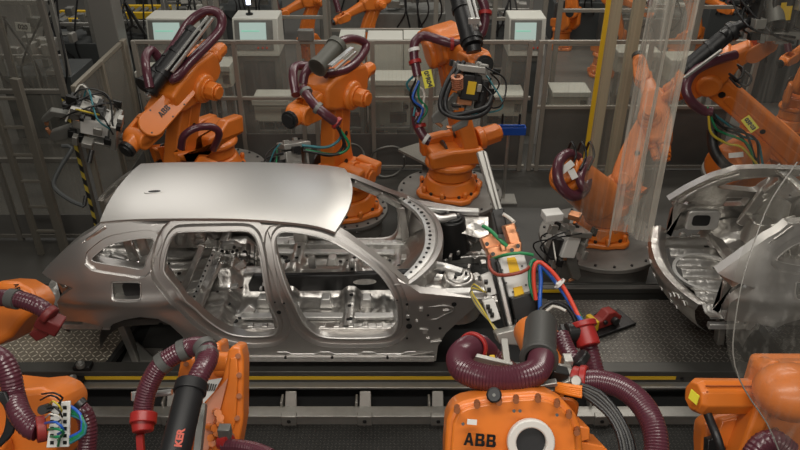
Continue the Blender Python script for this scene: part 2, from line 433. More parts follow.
def side_mesh():
    verts = []; edges = []
    def loop(P):
        s = len(verts); verts.extend(Vector(p) for p in P); edges.extend((s + i, s + (i + 1) % len(P)) for i in range(len(P)))
    loop(outl)
    for h in HOLES: loop(h)
    for h, ds in ((H_rear, (.03, .042, .088, .10)), (H_front, (.03, .042, .078, .09)), (H_q, (.022, .05, .058)), (H_f, (.012,))):
        for d in ds:
            Pq = offset_poly(h, d); a = np.array(Pq)
            ins = inside(outl, a[:, 0], a[:, 1]) & (dist_poly(outl, a[:, 0], a[:, 1]) > .006)
            for h2 in HOLES:
                if h2 is not h: ins &= ~inside(h2, a[:, 0], a[:, 1]) & (dist_poly(h2, a[:, 0], a[:, 1]) > .006)
            s0 = len(verts); idx = {}
            for q_, (p, k) in enumerate(zip(Pq, ins)):
                if k: idx[q_] = len(verts); verts.append(Vector(p))
            N_ = len(Pq)
            edges.extend((idx[q_], idx[(q_ + 1) % N_]) for q_ in idx if (q_ + 1) % N_ in idx)
    xs = np.arange(-3.1, 1, .035); zs = np.arange(.35, 1.7, .03)
    G = np.array([(x + (.0175 if j % 2 else 0), z) for j, z in enumerate(zs) for x in xs])
    ok = inside(outl, G[:, 0], G[:, 1]) & (dist_poly(outl, G[:, 0], G[:, 1]) > .012)
    for h in HOLES: ok &= ~inside(h, G[:, 0], G[:, 1]) & (dist_poly(h, G[:, 0], G[:, 1]) > .012)
    for h, a, b in ((H_rear, .022, .105), (H_front, .022, .095)):
        d = dist_poly(h, G[:, 0], G[:, 1]); ok &= ~((d > a) & (d < b) & ~((d > .05) & (d < .08)))
    verts.extend(Vector(g) for g in G[ok])
    V, E_, Fc, *_ = delaunay_2d_cdt(verts, edges, [], 0, 1e-5)
    V = np.array([(v.x, v.y) for v in V]); Fc = [f for f in Fc]
    cen = np.array([V[list(f)].mean(0) for f in Fc]); k = inside(outl, cen[:, 0], cen[:, 1])
    for h in HOLES: k &= ~inside(h, cen[:, 0], cen[:, 1])
    Fc = [f for f, q in zip(Fc, k) if q]
    x, z = V[:, 0], V[:, 1]
    ss = lambda v, a, b: np.clip((v - a) / (b - a), 0, 1)
    dep = np.zeros(len(V))
    d = dist_poly(H_rear, x, z); dep += .042 * (1 - ss(d, .0885, .0985)) - .02 * (1 - ss(d, .031, .041))
    d2 = dist_poly(H_front, x, z); dep += .040 * (1 - ss(d2, .0785, .0885)) - .02 * (1 - ss(d2, .031, .041))
    d3 = dist_poly(H_q, x, z); dep += .016 * (1 - ss(d3, .050, .058)); dep += .01 * (1 - ss(dist_poly(H_f, x, z), 0, .012))
    dep = np.minimum(dep, .055)
    return V, Fc, dep
SV, SF, SD = side_mesh()
def side_bm(mir, inner=0):
    bm = NB(); vs = []
    for (x, z), d in zip(SV, SD):
        y = Ys(x, z) + (d if not inner else inner)
        if mir: y = 2 * YC - y
        vs.append(bm.verts.new((x, y, z)))
    for f in SF:
        try: bm.faces.new([vs[i] for i in f])
        except ValueError: pass
    bmesh.ops.delete(bm, geom=[v for v in bm.verts if not v.link_faces], context='VERTS')
    sgn = -1 if mir else 1
    if not inner:
        be = [e for e in bm.edges if e.is_boundary]
        r = bmesh.ops.extrude_edge_only(bm, edges=be)
        for v in [g for g in r['geom'] if isinstance(g, bmesh.types.BMVert)]: v.co.y += sgn * .085
    bmesh.ops.recalc_face_normals(bm, faces=bm.faces)
    return bm
def side_y(x, z, mir): y = Ys(x, z); return 2 * YC - y if mir else y
# roof panel edge curves
ROOFE = [(100,223.5),(130,221),(180,220),(240,220.5),(290,224),(318,228),(335,233.5)]
roofc = []
for p in ROOFE:
    x, z = onside(*p); roofc.append(Vector((x, 0, z)))
roofc = catmull(roofc, .05)
def roof_bm():
    bm = NB(); rows = []; n = 26
    x0, x1 = roofc[0].x, roofc[-1].x
    for i, p in enumerate(roofc):
        yn = Ys(p.x, p.z) + .004; yf = 2 * YC - yn; row = []
        for k in range(n + 1):
            t = k / n; c = 1 - (2 * t - 1) ** 2
            x = p.x + (.10 * c * max(0, (p.x - x0) / (x1 - x0)) ** 3) - .03 * c * max(0, 1 - (p.x - x0) / .5)
            gut = .014 * (math.exp(-((min(t, 1 - t)) / .016) ** 2))
            z = p.z + .012 + .026 * c ** .8 - gut * .0
            row.append(bm.verts.new((x, yn + (yf - yn) * t, z)))
        rows.append(row)
    for a, b in zip(rows, rows[1:]):
        for k in range(n): bm.faces.new((a[k], b[k], b[k + 1], a[k + 1]))
    # turned-down edge
    be = [e for e in bm.edges if e.is_boundary]; r = bmesh.ops.extrude_edge_only(bm, edges=be)
    for v in [g for g in r['geom'] if isinstance(g, bmesh.types.BMVert)]: v.co.z -= .022
    bmesh.ops.recalc_face_normals(bm, faces=bm.faces)
    return bm
def grid(bm, f, nu, nv):
    V = [[bm.verts.new(f(i / nu, j / nv)) for j in range(nv + 1)] for i in range(nu + 1)]
    for i in range(nu):
        for j in range(nv): bm.faces.new((V[i][j], V[i + 1][j], V[i + 1][j + 1], V[i][j + 1]))
    return bm
def bumpf(x, a, w): return math.exp(-((x - a) / w) ** 4)
def holes_bm(bm, L, n, r=.018):
    for p in L: cyl(bm, Vector(p) - Vector(n) * .002, Vector(p) + Vector(n) * .003, r, n=12)
    return bm
def build_car(roof=True):
    T = thing('car_body', 'bare silver estate car body shell with its roof panel fitted, front end unfinished', 'car body', (CX, YC, 0))
    near = obj('side_panel', side_bm(False), STEEL, T, ang=27)
    obj('inner_panel', side_bm(False, .088), STEEL_IN, near, ang=50)
    far = obj('side_panel', side_bm(True), STEEL, T, ang=38)
    obj('inner_panel', side_bm(True, .088), STEEL_IN, far, ang=50)
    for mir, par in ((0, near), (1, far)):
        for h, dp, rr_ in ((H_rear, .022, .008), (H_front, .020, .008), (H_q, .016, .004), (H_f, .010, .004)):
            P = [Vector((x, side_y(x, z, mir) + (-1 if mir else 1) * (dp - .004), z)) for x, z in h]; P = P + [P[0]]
            obj('flange_edge_highlight', sweep(NB(), P, rr_, 6), STEEL_HI, par, ang=60)  # lighter tube added along each flange edge as its bright rim highlight
    if roof:
        r = obj('roof_panel', roof_bm(), ROOF, T, ang=60)
        ax, az = onside(155, 222); bm = NB(); q = atZ(154, 189, 1.61)
        n = 18; vs = []
        ctr = Vector((q.x, q.y, 1.0))
        prism(bm, [(.048 * math.cos(2 * PI * i / n), .016 * math.sin(2 * PI * i / n)) for i in range(n)], (q.x, q.y, roof_z(q.x, q.y) + .002), (1, .1, 0), (0, 1, 0), .006)
        obj('antenna_hole', bm, BLACK, r)
        hb = NB()
        prism(hb, [(.085 * math.cos(2 * PI * i / n), .034 * math.sin(2 * PI * i / n)) for i in range(n)], (q.x, q.y, roof_z(q.x, q.y) - .0), (1, .1, 0), (0, 1, 0), .004)
        obj('antenna_pad', hb, ROOF, r)
    # header beams across the roof opening
    def cross(pA, w, h, drop, name, m=STEEL_IN, crown=.03):
        x, z = pA; bm = NB(); y0 = Ys(x, z) + .03; y1 = 2 * YC - y0
        def f(u, v):
            yy = y0 + (y1 - y0) * v; a = 2 * PI * u; c = crown * (1 - (2 * v - 1) ** 2)
            return Vector((x + w / 2 * math.copysign(abs(math.cos(a)) ** .5, math.cos(a)), yy, z - drop + c + h / 2 * math.copysign(abs(math.sin(a)) ** .5, math.sin(a))))
        grid(bm, f, 12, 16); obj(name, bm, m, T, ang=50)
    if roof:
        for px in (150, 255, 325):
            x, z = onside(px, {150: 221, 255: 222, 325: 231}[px]); cross((x, z), .09, .03, .045, 'roof_bow')
    # ---- floor pan (height field)
    zf = .60
    def hf(x, y):
        d = y - YC; z = zf
        z += .16 * math.exp(-(d / .15) ** 4) * (1 if x > -1.55 else 0)                  # tunnel
        z += .06 * (bumpf(x, -.42, .07) + bumpf(x, -.95, .07)) * (1 if abs(d) < .68 else 0)   # seat cross members
        z += .012 * math.cos((x) * 2 * PI / .14) * (1 if .2 < abs(d) < .62 and -.36 < x < -.02 else 0)
        z += .010 * math.sin(y * 2 * PI / .13) * (1 if -.88 < x < -.5 else 0)
        if x > .0: z += (x - .0) * 1.3                                             # toe board
        if x < -1.35: z += min(.12, (-1.35 - x) * 1.2) + .012 * math.sin(y * 2 * PI / .17)                               # rear seat step
        if x < -1.6: z += .008 * math.sin(y * 2 * PI / .16) - .05 * math.exp(-((x + 2.1) / .3) ** 4) * math.exp(-(d / .35) ** 4)
        return z
    bm = NB(); grid(bm, lambda u, v: Vector(((-2.72 + 2.98 * u), YN + .12 + (2 * (YC - YN) - .24) * v, hf(-2.72 + 2.98 * u, YN + .12 + (2 * (YC - YN) - .24) * v))), 150, 70)
    fl = obj('floor_pan', bm, STEEL_IN, T, ang=50)
    bm = NB(); rr = random.Random(4)
    for x in (-.42, -.95):
        for k in range(9):
            y = YN + .2 + k * .18
            if abs(y - YC) > .2: cyl(bm, (x, y, hf(x, y)), (x, y, hf(x, y) + .004), .016, n=10)
    for k in range(46):
        x = rr.uniform(-2.5, -.0); y = rr.uniform(YN + .2, 2 * YC - YN - .2); z = hf(x, y); cyl(bm, (x, y, z), (x, y, z + .005), rr.choice((.012, .018, .026)), n=10)
    obj('floor_hole', bm, BLACKP, fl); 
    # long pressed rails and brackets on the floor
    bm = NB()
    for y in (YC - .48, YC + .48):
        bar(bm, (-1.3, y, zf + .03), (-.05, y, zf + .03), .07, .03)
    for x in (-.62, -.28, -1.15):
        for s in (-1, 1):
            prism(bm, [(-.06, 0), (.06, 0), (.035, .1), (-.035, .1)], (x, YC + s * .3, zf), (1, 0, 0), (0, 0, 1), .09)
    obj('seat_rail', bm, STEEL_HI, T, bevel=.008)
    # tunnel cover dark
    bm = NB()
    prism(bm, [(-1.30, .11), (-1.25, .2), (-.5, .215), (.1, .25), (.12, .06), (-1.3, .03)], (0, YC - .13, zf), (1, 0, 0), (0, 0, 1), .06)
    tn = obj('tunnel_brace', bm, BLACKP, T, bevel=.012)
    bm = NB(); prism(bm, [(.10 * math.cos(i * PI / 9), .028 * math.sin(i * PI / 9)) for i in range(18)], (-.30, YC - .163, zf + .15), (1, 0, .04), (0, 0, 1), .012)
    obj('oval_plate', bm, STEEL_HI, tn)
    bm = NB()
    for (px, py, w, h) in ((329, 280, .13, .12), (352, 267, .05, .2), (312, 262, .06, .16)):
        p = atY(px, py, YC - .08); prism(bm, rrect(w, h, .02), p, (1, 0, 0), (0, -.3, 1), .03)
    br = obj('bracket', bm, STEEL_HI, T, bevel=.005)
    bm = NB()
    for (px, py) in ((325, 277), (333, 277), (325, 284), (333, 284), (352, 262), (352, 269), (352, 275)):
        p = atY(px, py, YC - .105); cyl(bm, p + Vector((0, .005, 0)), p + Vector((0, -.005, 0)), .013, n=10)
    obj('bracket_hole', bm, BLACKP, br)
    # far rocker inner with slots, far door sill
    for mir in (0, 1):
        bm = NB(); s = -1 if mir else 1; y = side_y(-.5, .6, mir) + s * .13
        x0 = -1.3; x1 = .12
        prism(bm, [(x0, 0), (x1, 0), (x1, .12), (x1 - .1, .15), (x0 + .1, .15), (x0, .12)], (0, y, .50), (1, 0, 0), (0, 0, 1), .07)
        for k in range(12): box(bm, (x0 + .1 + k * .115, y - s * 0, .655), (.05, .05, .012))
        obj('rocker_panel', bm, STEEL_HI if mir else STEEL_IN, T, bevel=.006)
    # sill weld flange (bright strip) below near and far side panels
    for mir in (0, 1):
        s = -1 if mir else 1
        a = onside(222, 357); b = onside(434, 357); bm = NB()
        ya = side_y(a[0], a[1], mir) - s * .004
        box(bm, ((a[0] + b[0]) / 2, ya, a[1] - .015), (b[0] - a[0], .016, .052))
        for k in range(22):
            xk = a[0] + (b[0] - a[0]) * (k + .5) / 22
            cyl(bm, (xk, ya - s * .012, a[1] - .02), (xk, ya + s * .01, a[1] - .02), .006, n=8)
        fg = obj('sill_flange', bm, STEEL_HI, T, bevel=.003)
        bm = NB()
        for fx in (.08, .30, .52, .78):
            xk = a[0] + (b[0] - a[0]) * fx; cyl(bm, (xk, ya - s * .012, a[1] + .004), (xk, ya, a[1] + .004), .012, n=10)
        obj('flange_hole', bm, BLACKP, fg)
        # wavy drain bead above the flange
        bm = NB()
        P = []
        for k in range(30):
            xk = a[0] + .45 + (b[0] - a[0] - .6) * k / 29; P.append((xk, side_y(xk, a[1] + .05, mir) - s * .002, a[1] + .035 + (.02 if (k // 3) % 3 == 0 else 0)))
        sweep(bm, catmull(P, .03), .004, 5); obj('sealing_bead', bm, STEEL_HI, T)
    # ---- pillars: inner structure seen through the openings
    for mir in (0, 1):
        s = -1 if mir else 1
        bm = NB()
        def pil(pts, w, t=.05):
            q = []
            for p in pts:
                x, z = onside(*p); q.append(Vector((x, side_y(x, z, mir) + s * .12, z)))
            for a, b in zip(q, q[1:]): bar(bm, a, b, t, w, up=(1, 0, 0))
        pil([(262, 240), (272, 300), (283, 345)], .13)
        if mir: pil([(158, 240), (152, 268), (186, 312)], .11)
        pil([(345, 247), (375, 270), (402, 296), (408, 340)], .075)
        obj('pillar_reinforcement', bm, STEEL_IN, T, bevel=.012)
        # wheel house dome
        bm = NB(); cx, cz, r = -2.02, .47, .40
        y0 = YN + .07; dep = .30
        def f(u, v):
            a = PI * u; k = min(1, v * 1.0); y = y0 + dep * (1 - (1 - v) ** 1.0) ; rr_ = r * (1 - .28 * v ** 4)
            if v >= .999: rr_ = .02
            yy = y if not mir else 2 * YC - y
            return Vector((cx + rr_ * math.cos(a), yy, cz + rr_ * math.sin(a) * 1.02))
        grid(bm, f, 24, 12); obj('wheel_house', bm, mat('wheel_house_grey', (.13, .128, .12), .5, .4) if not mir else STEEL_IN, T, ang=50)  # near wheel house is a darker grey than the far one
        # suspension turret and stay behind the rear door
        bm = NB()
        yy = (YN + .33) if not mir else (2 * YC - YN - .33)
        cyl(bm, (-1.92, yy, .8), (-1.92, yy, 1.02), .15, .10, n=20)
        if mir: prism(bm, [(-2.0, .85), (-1.6, .85), (-1.62, 1.12), (-1.8, 1.22), (-1.98, 1.1)], (0, yy - s * .12, 0), (1, 0, 0), (0, 0, 1), .03)
        if mir: bar(bm, (-2.05, yy - s * .1, .9), (-1.78, yy - s * .16, 1.48), .04, .10, up=(1, 0, 0))
        obj('suspension_turret', bm, STEEL_IN, T, bevel=.015)
        # perforated brace
        if mir:
            bm = NB(); A = atY(190, 308, YN + .40); B = atY(214, 252, YN + .52)
            bar(bm, A, B, .05, .03, up=(1, 0, 0)); o = obj('perforated_brace', bm, STEEL_HI, T, bevel=.004)
            bm = NB()
            for k in range(11):
                p = A.lerp(B, (k + .5) / 11) + Vector((0, -.028, .012)); cyl(bm, p, p + Vector((0, -.004, .002)), .009, n=8)
            obj('brace_hole', bm, BLACKP, o)
            bm = NB(); bar(bm, atY(181, 296, YN + .36), atY(203, 244, YN + .5), .05, .05, up=(1, 0, 0)); bar(bm, atY(196, 312, YN + .36), atY(222, 262, YN + .5), .03, .03, up=(1, 0, 0)); obj('pillar_brace', bm, STEEL_IN, T, bevel=.008)
            bm = NB(); a = atY(238, 322, YN + .30); prism(bm, [(-.13, .0), (-.08, -.07), (.03, -.09), (.16, .12), (.10, .16), (.02, .08), (-.08, .06)], a, (1, 0, 0), (0, .35, 1), .035); mp_ = obj('mount_plate', bm, STEEL_HI, T, bevel=.012)
            bm = NB(); cyl(bm, a + Vector((0, -.022, 0)), a + Vector((0, -.03, .006)), .026, n=14); obj('mount_hole', bm, BLACKP, mp_)
            bm = NB(); rr = random.Random(17)
            for k in range(16):
                p = atY(rr.uniform(192, 268), rr.uniform(238, 325), YN + rr.uniform(.45, .7)); box(bm, p, (rr.uniform(.02, .09), rr.uniform(.02, .05), rr.uniform(.01, .05)), Matrix.Rotation(rr.uniform(-.8, .8), 3, 'Y'))
            obj('clip', bm, STEEL_HI, T, bevel=.004)
    # rear seat bulkhead (tilted stamped sheets) seen through rear door
    def patch(pp, ribs, name, m=STEEL_IN, amp=.02, nu=40, nv=30):
        a, b, c, d = [Vector(p) for p in pp]; n = (b - a).cross(d - a).normalized(); bm = NB()
        def f(u, v):
            p = a.lerp(b, u).lerp(d.lerp(c, u), v)
            h = 0
            for (k, ce, w, s) in ribs: h += s * bumpf(u if k == 'u' else v, ce, w)
            return p + n * amp * h
        grid(bm, f, nu, nv); o = obj(name, bm, m, T, ang=40); rr = random.Random(len(name)); hb = NB(); tone = 1 if n.dot(Vector((0, -1, 1))) > 0 else -1
        for k in range(16):
            u, v = rr.uniform(.06, .94), rr.uniform(.06, .94); p = f(u, v); cyl(hb, p - n * .004 * tone, p + n * .006 * tone, rr.choice((.009, .014, .022)), n=10)
        obj('panel_hole', hb, BLACKP, o); sb = NB()
        for k in range(9):
            u, v = rr.uniform(.1, .7), rr.uniform(.08, .9); sweep(sb, catmull([f(u, v) + n * .008 * tone, f(u + .1, v + rr.uniform(-.03, .03)) + n * .010 * tone, f(u + .22, v) + n * .008 * tone], .03), .007, 6)
        obj('pressed_bead', sb, STEEL_HI, o); return o
    q_ = [atY(x, y, YC + dy) for x, y, dy in ((206, 312, .05), (262, 330, .05), (262, 246, .32), (214, 240, .32))]
    patch(q_, [('u', .12, .03, 1), ('u', .3, .04, -1.3), ('u', .52, .03, 1.5), ('u', .72, .03, -1.3), ('u', .88, .03, 1), ('v', .18, .04, 1.3), ('v', .42, .05, -1.7), ('v', .60, .04, 1.9), ('v', .70, .03, -1.4), ('v', .86, .03, 1.2)], 'seat_frame_panel', amp=.042, nu=60, nv=60)
    bm = NB()
    p0, p1, p2 = atY(222, 243, YC + .05), atY(248, 250, YC + .1), atY(216, 258, YC)
    prism(bm, [(0, 0), (.10, .03), (.17, -.04), (.05, -.07), (-.03, -.05)], p0, (1, 0, 0), (0, -.3, 1), .05)
    gus = obj('parcel_shelf_gusset', bm, STEEL_HI, T, bevel=.015)
    bm = NB()
    for dx, dz in ((-.0, -.06), (.04, -.07), (.09, -.066), (.13, -.055), (.11, -.02)):
        p = p0 + Vector((dx, -.03, dz)); cyl(bm, p, p + Vector((0, -.012, 0)), .014, n=10)
    obj('gusset_hole', bm, BLACKP, gus)
    # pale pad inside the quarter window (boot side box)
    bm = NB(); P = [atY(x, y, YN + .42) for x, y in ((103, 268), (112, 250), (128, 256), (122, 272))]
    a = P[0]; prism(bm, [((p - a).x, (p - a).z) for p in P], a, (1, 0, 0), (0, -.15, 1), .05); obj('boot_side_box', bm, STEEL_HI, T, bevel=.02)
    bm = NB()
    for (px, py, L) in ((135, 262, .22), (146, 255, .18)):
        p = atY(px, py, YN + .4); bar(bm, p, p + Vector((-.08, .1, .3)), .03, .08, up=(1, 0, 0))
    obj('quarter_stay', bm, STEEL_IN, T, bevel=.01)
    # rear end: tail panel, D-pillar returns, bumper beam brackets
    xt = -2.80
    bm = NB()
    def tail(u, v):
        y = YN + .16 + (2 * (YC - YN) - .32) * u; c = 1 - (2 * u - 1) ** 2
        prof = [(.12, .80), (.05, .85), (-.02, .84), (-.04, .78), (-.02, .70), (.02, .62), (.12, .55)]
        t = v * (len(prof) - 1); i = min(len(prof) - 2, int(t)); k = t - i
        return Vector((xt - .13 * c + prof[i][0] * (1 - k) + prof[i + 1][0] * k, y, prof[i][1] * (1 - k) + prof[i + 1][1] * k - .05 * c * (1 - v)))
    grid(bm, tail, 30, 24); tp = obj('tail_panel', bm, STEEL_IN, T, ang=50)
    bm = NB(); rr = random.Random(31)
    for k in range(12):
        u, v = rr.uniform(.08, .9), rr.uniform(.45, .9); p = tail(u, v); sweep(bm, catmull([p + Vector((-.006, -.03, 0)), p + Vector((-.008, 0, .012)), p + Vector((-.006, .035, 0))], .03), .006, 6)
    obj('pressed_bead', bm, STEEL_HI, tp)
    # boot area: cross member, spare wheel well rim, side boxes with openings
    bm = NB(); box(bm, (-2.25, YC, .76), (.10, 1.15, .05)); box(bm, (-1.62, YC, .78), (.08, 1.2, .06)); obj('boot_cross_member', bm, STEEL_IN, T, bevel=.01)
    bm = NB(); ring(bm, (-2.5, YC, .715), (0, 0, 1), .30, .27, .025, 36); obj('wheel_well_rim', bm, STEEL_HI, T)
    bm = NB()
    for sx in (-.5, .5): prism(bm, rrect(.30, .20, .04), (-2.42, YC + sx, .97), (1, 0, 0), (0, 0, 1), .04)
    bx_ = obj('boot_side_pressing', bm, STEEL_HI, T, bevel=.01)
    bm = NB()
    for sx in (-.5, .5): prism(bm, rrect(.16, .11, .03), (-2.44, YC + sx, .975), (1, 0, 0), (0, 0, 1), .05)
    obj('pressing_opening', bm, BLACKP, bx_)
    for mir in (0, 1):
        s = -1 if mir else 1; bm = NB(); pts = [(100, 226), (80, 240), (62, 256), (46, 272), (58, 285)]
        q = []
        for p in pts:
            x, z = onside(*p); q.append(Vector((x + .04, side_y(x, z, mir) + s * .05, z - .02)))
        for a, b in zip(q, q[1:]): bar(bm, a, b, .12, .035, up=(-1, 0, .6))
        obj('tailgate_frame', bm, STEEL_IN, T, bevel=.008)
        # tail lamp recess
        bm = NB(); P = [onside(*p) for p in ((50, 283), (74, 289), (61, 298), (58, 318), (64, 322))]
        yb = side_y(-2.75, .8, mir) + s * .09
        for a, b in zip(P, P[1:]): pass
        prism(bm, [(x, z) for x, z in P], (0, yb, 0), (1, 0, 0), (0, 0, 1), .012)
        obj('lamp_recess', bm, STEEL_IN, T, bevel=.004)
        # small bumper brackets
        bm = NB(); a = atY(66, 324, YN + .12); yb = side_y(a.x, a.z, mir) + s * .08
        box(bm, (a.x + .14, yb, a.z - .03), (.36, .05, .05)); box(bm, (a.x + .30, yb - s * .03, a.z), (.10, .03, .09))
        cyl(bm, (a.x + .18, yb - s * .03, a.z + .03), (a.x + .18, yb - s * .06, a.z + .03), .03, n=14)
        obj('bumper_bracket', bm, STEEL_HI, T, bevel=.005)
        bm = NB(); x, z = -2.0, .46
    # fuel door pocket
    x, z = onside(126, 292); y = Ys(x, z)
    bm = NB(); box(bm, (x, y + .05, z), (.26, .02, .17)); fp = obj('fuel_pocket', bm, GREYM, T)
    bm = NB(); prism(bm, rrect(.15, .125, .03), (x + .045, y + .034, z), (1, 0, 0), (0, 0, 1), .02); obj('filler_opening', bm, BLACK, fp)
    # inner wheel arch closing sheet (dark)
    # ---- cowl, firewall
    a = onside(405, 290); ax, az = a
    A0 = Vector((ax - .02, side_y(ax, az, 0) + .03, az)); 
    def cowl_pt(v, off, dz):
        y = A0.y + (2 * YC - 2 * A0.y) * v; c = 1 - abs(2 * v - 1) ** 2.3
        return Vector((A0.x + .29 * c + off, y, A0.z + dz + .02 * c))
    prof = [(-.105, .0), (-.085, .02), (-.01, .025), (.0, .012), (.012, .03), (.05, .03), (.06, 0), (.055, -.10), (.02, -.34), (.03, -.52)]
    bm = NB()
    def f(u, v):
        t = u * (len(prof) - 1); i = min(len(prof) - 2, int(t)); k = t - i
        return cowl_pt(v, prof[i][0] * (1 - k) + prof[i + 1][0] * k, prof[i][1] * (1 - k) + prof[i + 1][1] * k)
    V = grid(bm, f, (len(prof) - 1) * 3, 50); cw = obj('cowl', bm, STEEL, T, ang=40)
    bm = NB(); grid(bm, lambda u, v: cowl_pt(.03 + .94 * v, -.095 + .085 * u, .027 + .004 * math.sin(PI * u)), 4, 50)
    obj('cowl_strip', bm, STEEL_HI, cw)
    bm = NB()
    for k in range(20):
        p = cowl_pt(.06 + .88 * k / 19, -.055, .032); cyl(bm, p, p + Vector((0, 0, .004)), .011 if k % 3 else .017, n=10)
    obj('cowl_hole', bm, BLACKP, cw)
    rr = random.Random(9)
    # ---- front end
    for mir in (0, 1):
        s = -1 if mir else 1
        def yy(y): return y if not mir else 2 * YC - y
        bm = NB()
        # upper apron rail
        x0, z0 = onside(414, 298); x1 = .82
        prism(bm, rrect(.075, .065, .015), (x0, yy(YN + .09), z0 - .02), (0, 1, 0), (0, 0, 1), x1 - x0, h0=0) if False else None
        bar(bm, (x0, yy(YN + .085), z0 - .015), (x1 - .08, yy(YN + .14), z0 - .035), .075, .05)
        obj('apron_rail', bm, STEEL_HI, T, bevel=.014)
        bm = NB()  # inner apron sheet
        P4 = [(x0, yy(YN + .13), z0 - .05), (x1, yy(YN + .17), z0 - .07), (x1 - .02, yy(YN + .42), z0 - .16), (x0 + .1, yy(YN + .40), z0 - .02)]
        a_, b_, c_, d_ = [Vector(p) for p in P4]
        grid(bm, lambda u, v: a_.lerp(b_, u).lerp(d_.lerp(c_, u), v) + Vector((0, 0, .02 * math.sin(u * 9) * math.sin(v * 6))), 20, 10)
        obj('apron_sheet', bm, STEEL_IN, T)
        # shock tower
        bm = NB(); cx_ = x0 + .36; cy_ = yy(YN + .30)
        cyl(bm, (cx_, cy_, z0 - .35), (cx_, cy_, z0 + .0), .19, .125, n=24); cyl(bm, (cx_, cy_, z0 + .0), (cx_, cy_, z0 + .02), .105, .095, n=24)
        tw = obj('shock_tower', bm, STEEL_IN if not mir else BLACKP, T, bevel=.012)
        bm = NB()
        for k in range(3):
            an = k * 2.1; cyl(bm, (cx_ + .06 * math.cos(an), cy_ + .06 * math.sin(an), z0 + .02), (cx_ + .06 * math.cos(an), cy_ + .06 * math.sin(an), z0 + .04), .012, n=8)
        cyl(bm, (cx_, cy_, z0 + .02), (cx_, cy_, z0 + .026), .03, n=14)
        obj('tower_stud', bm, BLACKP if not mir else STEEL_HI, tw)
        # lower longitudinal rail
        bm = NB(); bar(bm, (x0 - .1, yy(YN + .42), .62), (x1 + .08, yy(YN + .42), .66), .09, .11); 
        box(bm, (x1 + .08, yy(YN + .42), .66), (.02, .15, .17))
        obj('chassis_rail', bm, STEEL_IN, T, bevel=.012)
        # strut from cowl to tower
        bm = NB(); sweep(bm, catmull([cowl_pt(.22 if not mir else .78, .05, -.02), (cx_ - .1, cy_ - s * .02 + s * .1, z0 + .03), (cx_ + .03, cy_ + s * .02, z0 + .02)], .03), .035, 10)
        obj('tower_brace', bm, STEEL_HI, T)
    bm = NB()
    box(bm, (x0 + .38, YC, .60), (.62, .62, .06)); bar(bm, (x0 + .1, YC - .1, .70), (x0 + .75, YC - .1, .70), .06, .08); box(bm, (x0 + .2, YC, .80), (.12, .5, .22))
    obj('subframe', bm, BLACKP, T, bevel=.015)
    bm = NB(); rr = random.Random(12)
    for k in range(26):
        x = x0 + rr.uniform(.08, .78); y = YC + rr.uniform(-.38, .5); z = rr.uniform(.66, .88)
        box(bm, (x, y, z), (rr.uniform(.02, .10), rr.uniform(.02, .08), rr.uniform(.02, .07)), Matrix.Rotation(rr.random() * 3, 3, 'Z'))
    obj('engine_bay_bracket', bm, STEEL_IN, T, bevel=.004)
    # hinge pillar fittings on the near skin
    bm = NB()
    for (px, py, w, h) in ((421, 309, .03, .035), (408, 316, .025, .03), (417, 321, .02, .02), (425, 331, .035, .045), (424, 329, .07, .012), (420, 357, .10, .012), (428, 338, .03, .014), (446, 310, .05, .012), (436, 341, .09, .01)):
        x, z = onside(px, py); box(bm, (x, Ys(x, z) - .006, z), (w, .014, h), Matrix.Rotation(rr.uniform(-.2, .2), 3, 'Y'))
    obj('hinge_fitting', bm, STEEL_HI, T, bevel=.003)
    bm = NB()
    for (px, py, r) in ((407, 304, .011), (408, 319, .015), (409, 326, .024), (407, 338, .008), (284, 303, .008), (279, 312, .017), (275, 302, .007), (454, 304, .02), (428, 315, .01), (440, 328, .012), (397, 300, .006)):
        x, z = onside(px, py); cyl(bm, (x, Ys(x, z) - .002, z), (x, Ys(x, z) - .006, z), r, n=14)
    obj('hinge_hole', bm, BLACKP, T)
    # pressed ring on the front apron
    bm = NB(); x, z = onside(438, 312); sweep(bm, catmull([(x + a_, Ys(x, z) - .002, z + b_) for a_, b_ in ((-.09, .05), (.08, .06), (.12, .02), (.05, -.03), (-.02, -.07), (-.09, -.05), (-.09, .05))], .02), .007, 6)
    obj('apron_bead', bm, STEEL, T)
    return T
def roof_z(x, y):
    z = min(roofc, key=lambda p: abs(p.x - x)).z; p = min(roofc, key=lambda q: abs(q.x - x))
    yn = Ys(p.x, p.z); t = (y - yn) / (2 * YC - 2 * yn); c = max(0, 1 - (2 * t - 1) ** 2); return z + .012 + .026 * c ** .8
car = build_car(True)
def copy_tree(o, parent=None, skip=()):
    c = o.copy(); COL.objects.link(c)
    if parent: c.parent = parent
    for ch in list(o.children):
        if ch.name.split('.')[0] in skip: continue
        copy_tree(ch, c, skip)
    return c
car2 = copy_tree(car, skip=('roof_panel',))
car2.location.x += 5.19
car2['label'] = 'bare silver car body shell without a roof, seen behind the plastic curtain at right'

# ------------------------------------------------------------------ conveyor line and deck
RAILM = mat('rail_steel', (.11, .108, .10), .4, .6, noise=(3, .4, (.05, .05, .045)))
T = thing('conveyor_rail', 'dark steel conveyor rail with a yellow stripe running under the near side of the car', 'conveyor rail', (0, 4.37, 0))
bm = NB(); box(bm, (0, 4.375, .27), (9, .12, .06)); box(bm, (0, 4.40, .17), (9, .05, .16)); obj('beam', bm, RAILM, T, bevel=.006)
x0, x1 = atY(70, 378, 4.31).x, atY(676, 378, 4.31).x
bm = NB(); box(bm, ((x0 + x1) / 2, 4.318, .235), (x1 - x0, .012, .034)); obj('yellow_stripe', bm, YEL, T)
bm = NB(); box(bm, (0, 4.330, .2385), (9, .02, .115)); obj('side_plate', bm, mat('rail_plate', (.075, .073, .068), .45, .6), T, bevel=.004)
bm = NB(); box(bm, (0, 4.30, .172), (9, .085, .02)); obj('lower_flange', bm, ALU, T, bevel=.004)
bm = NB()
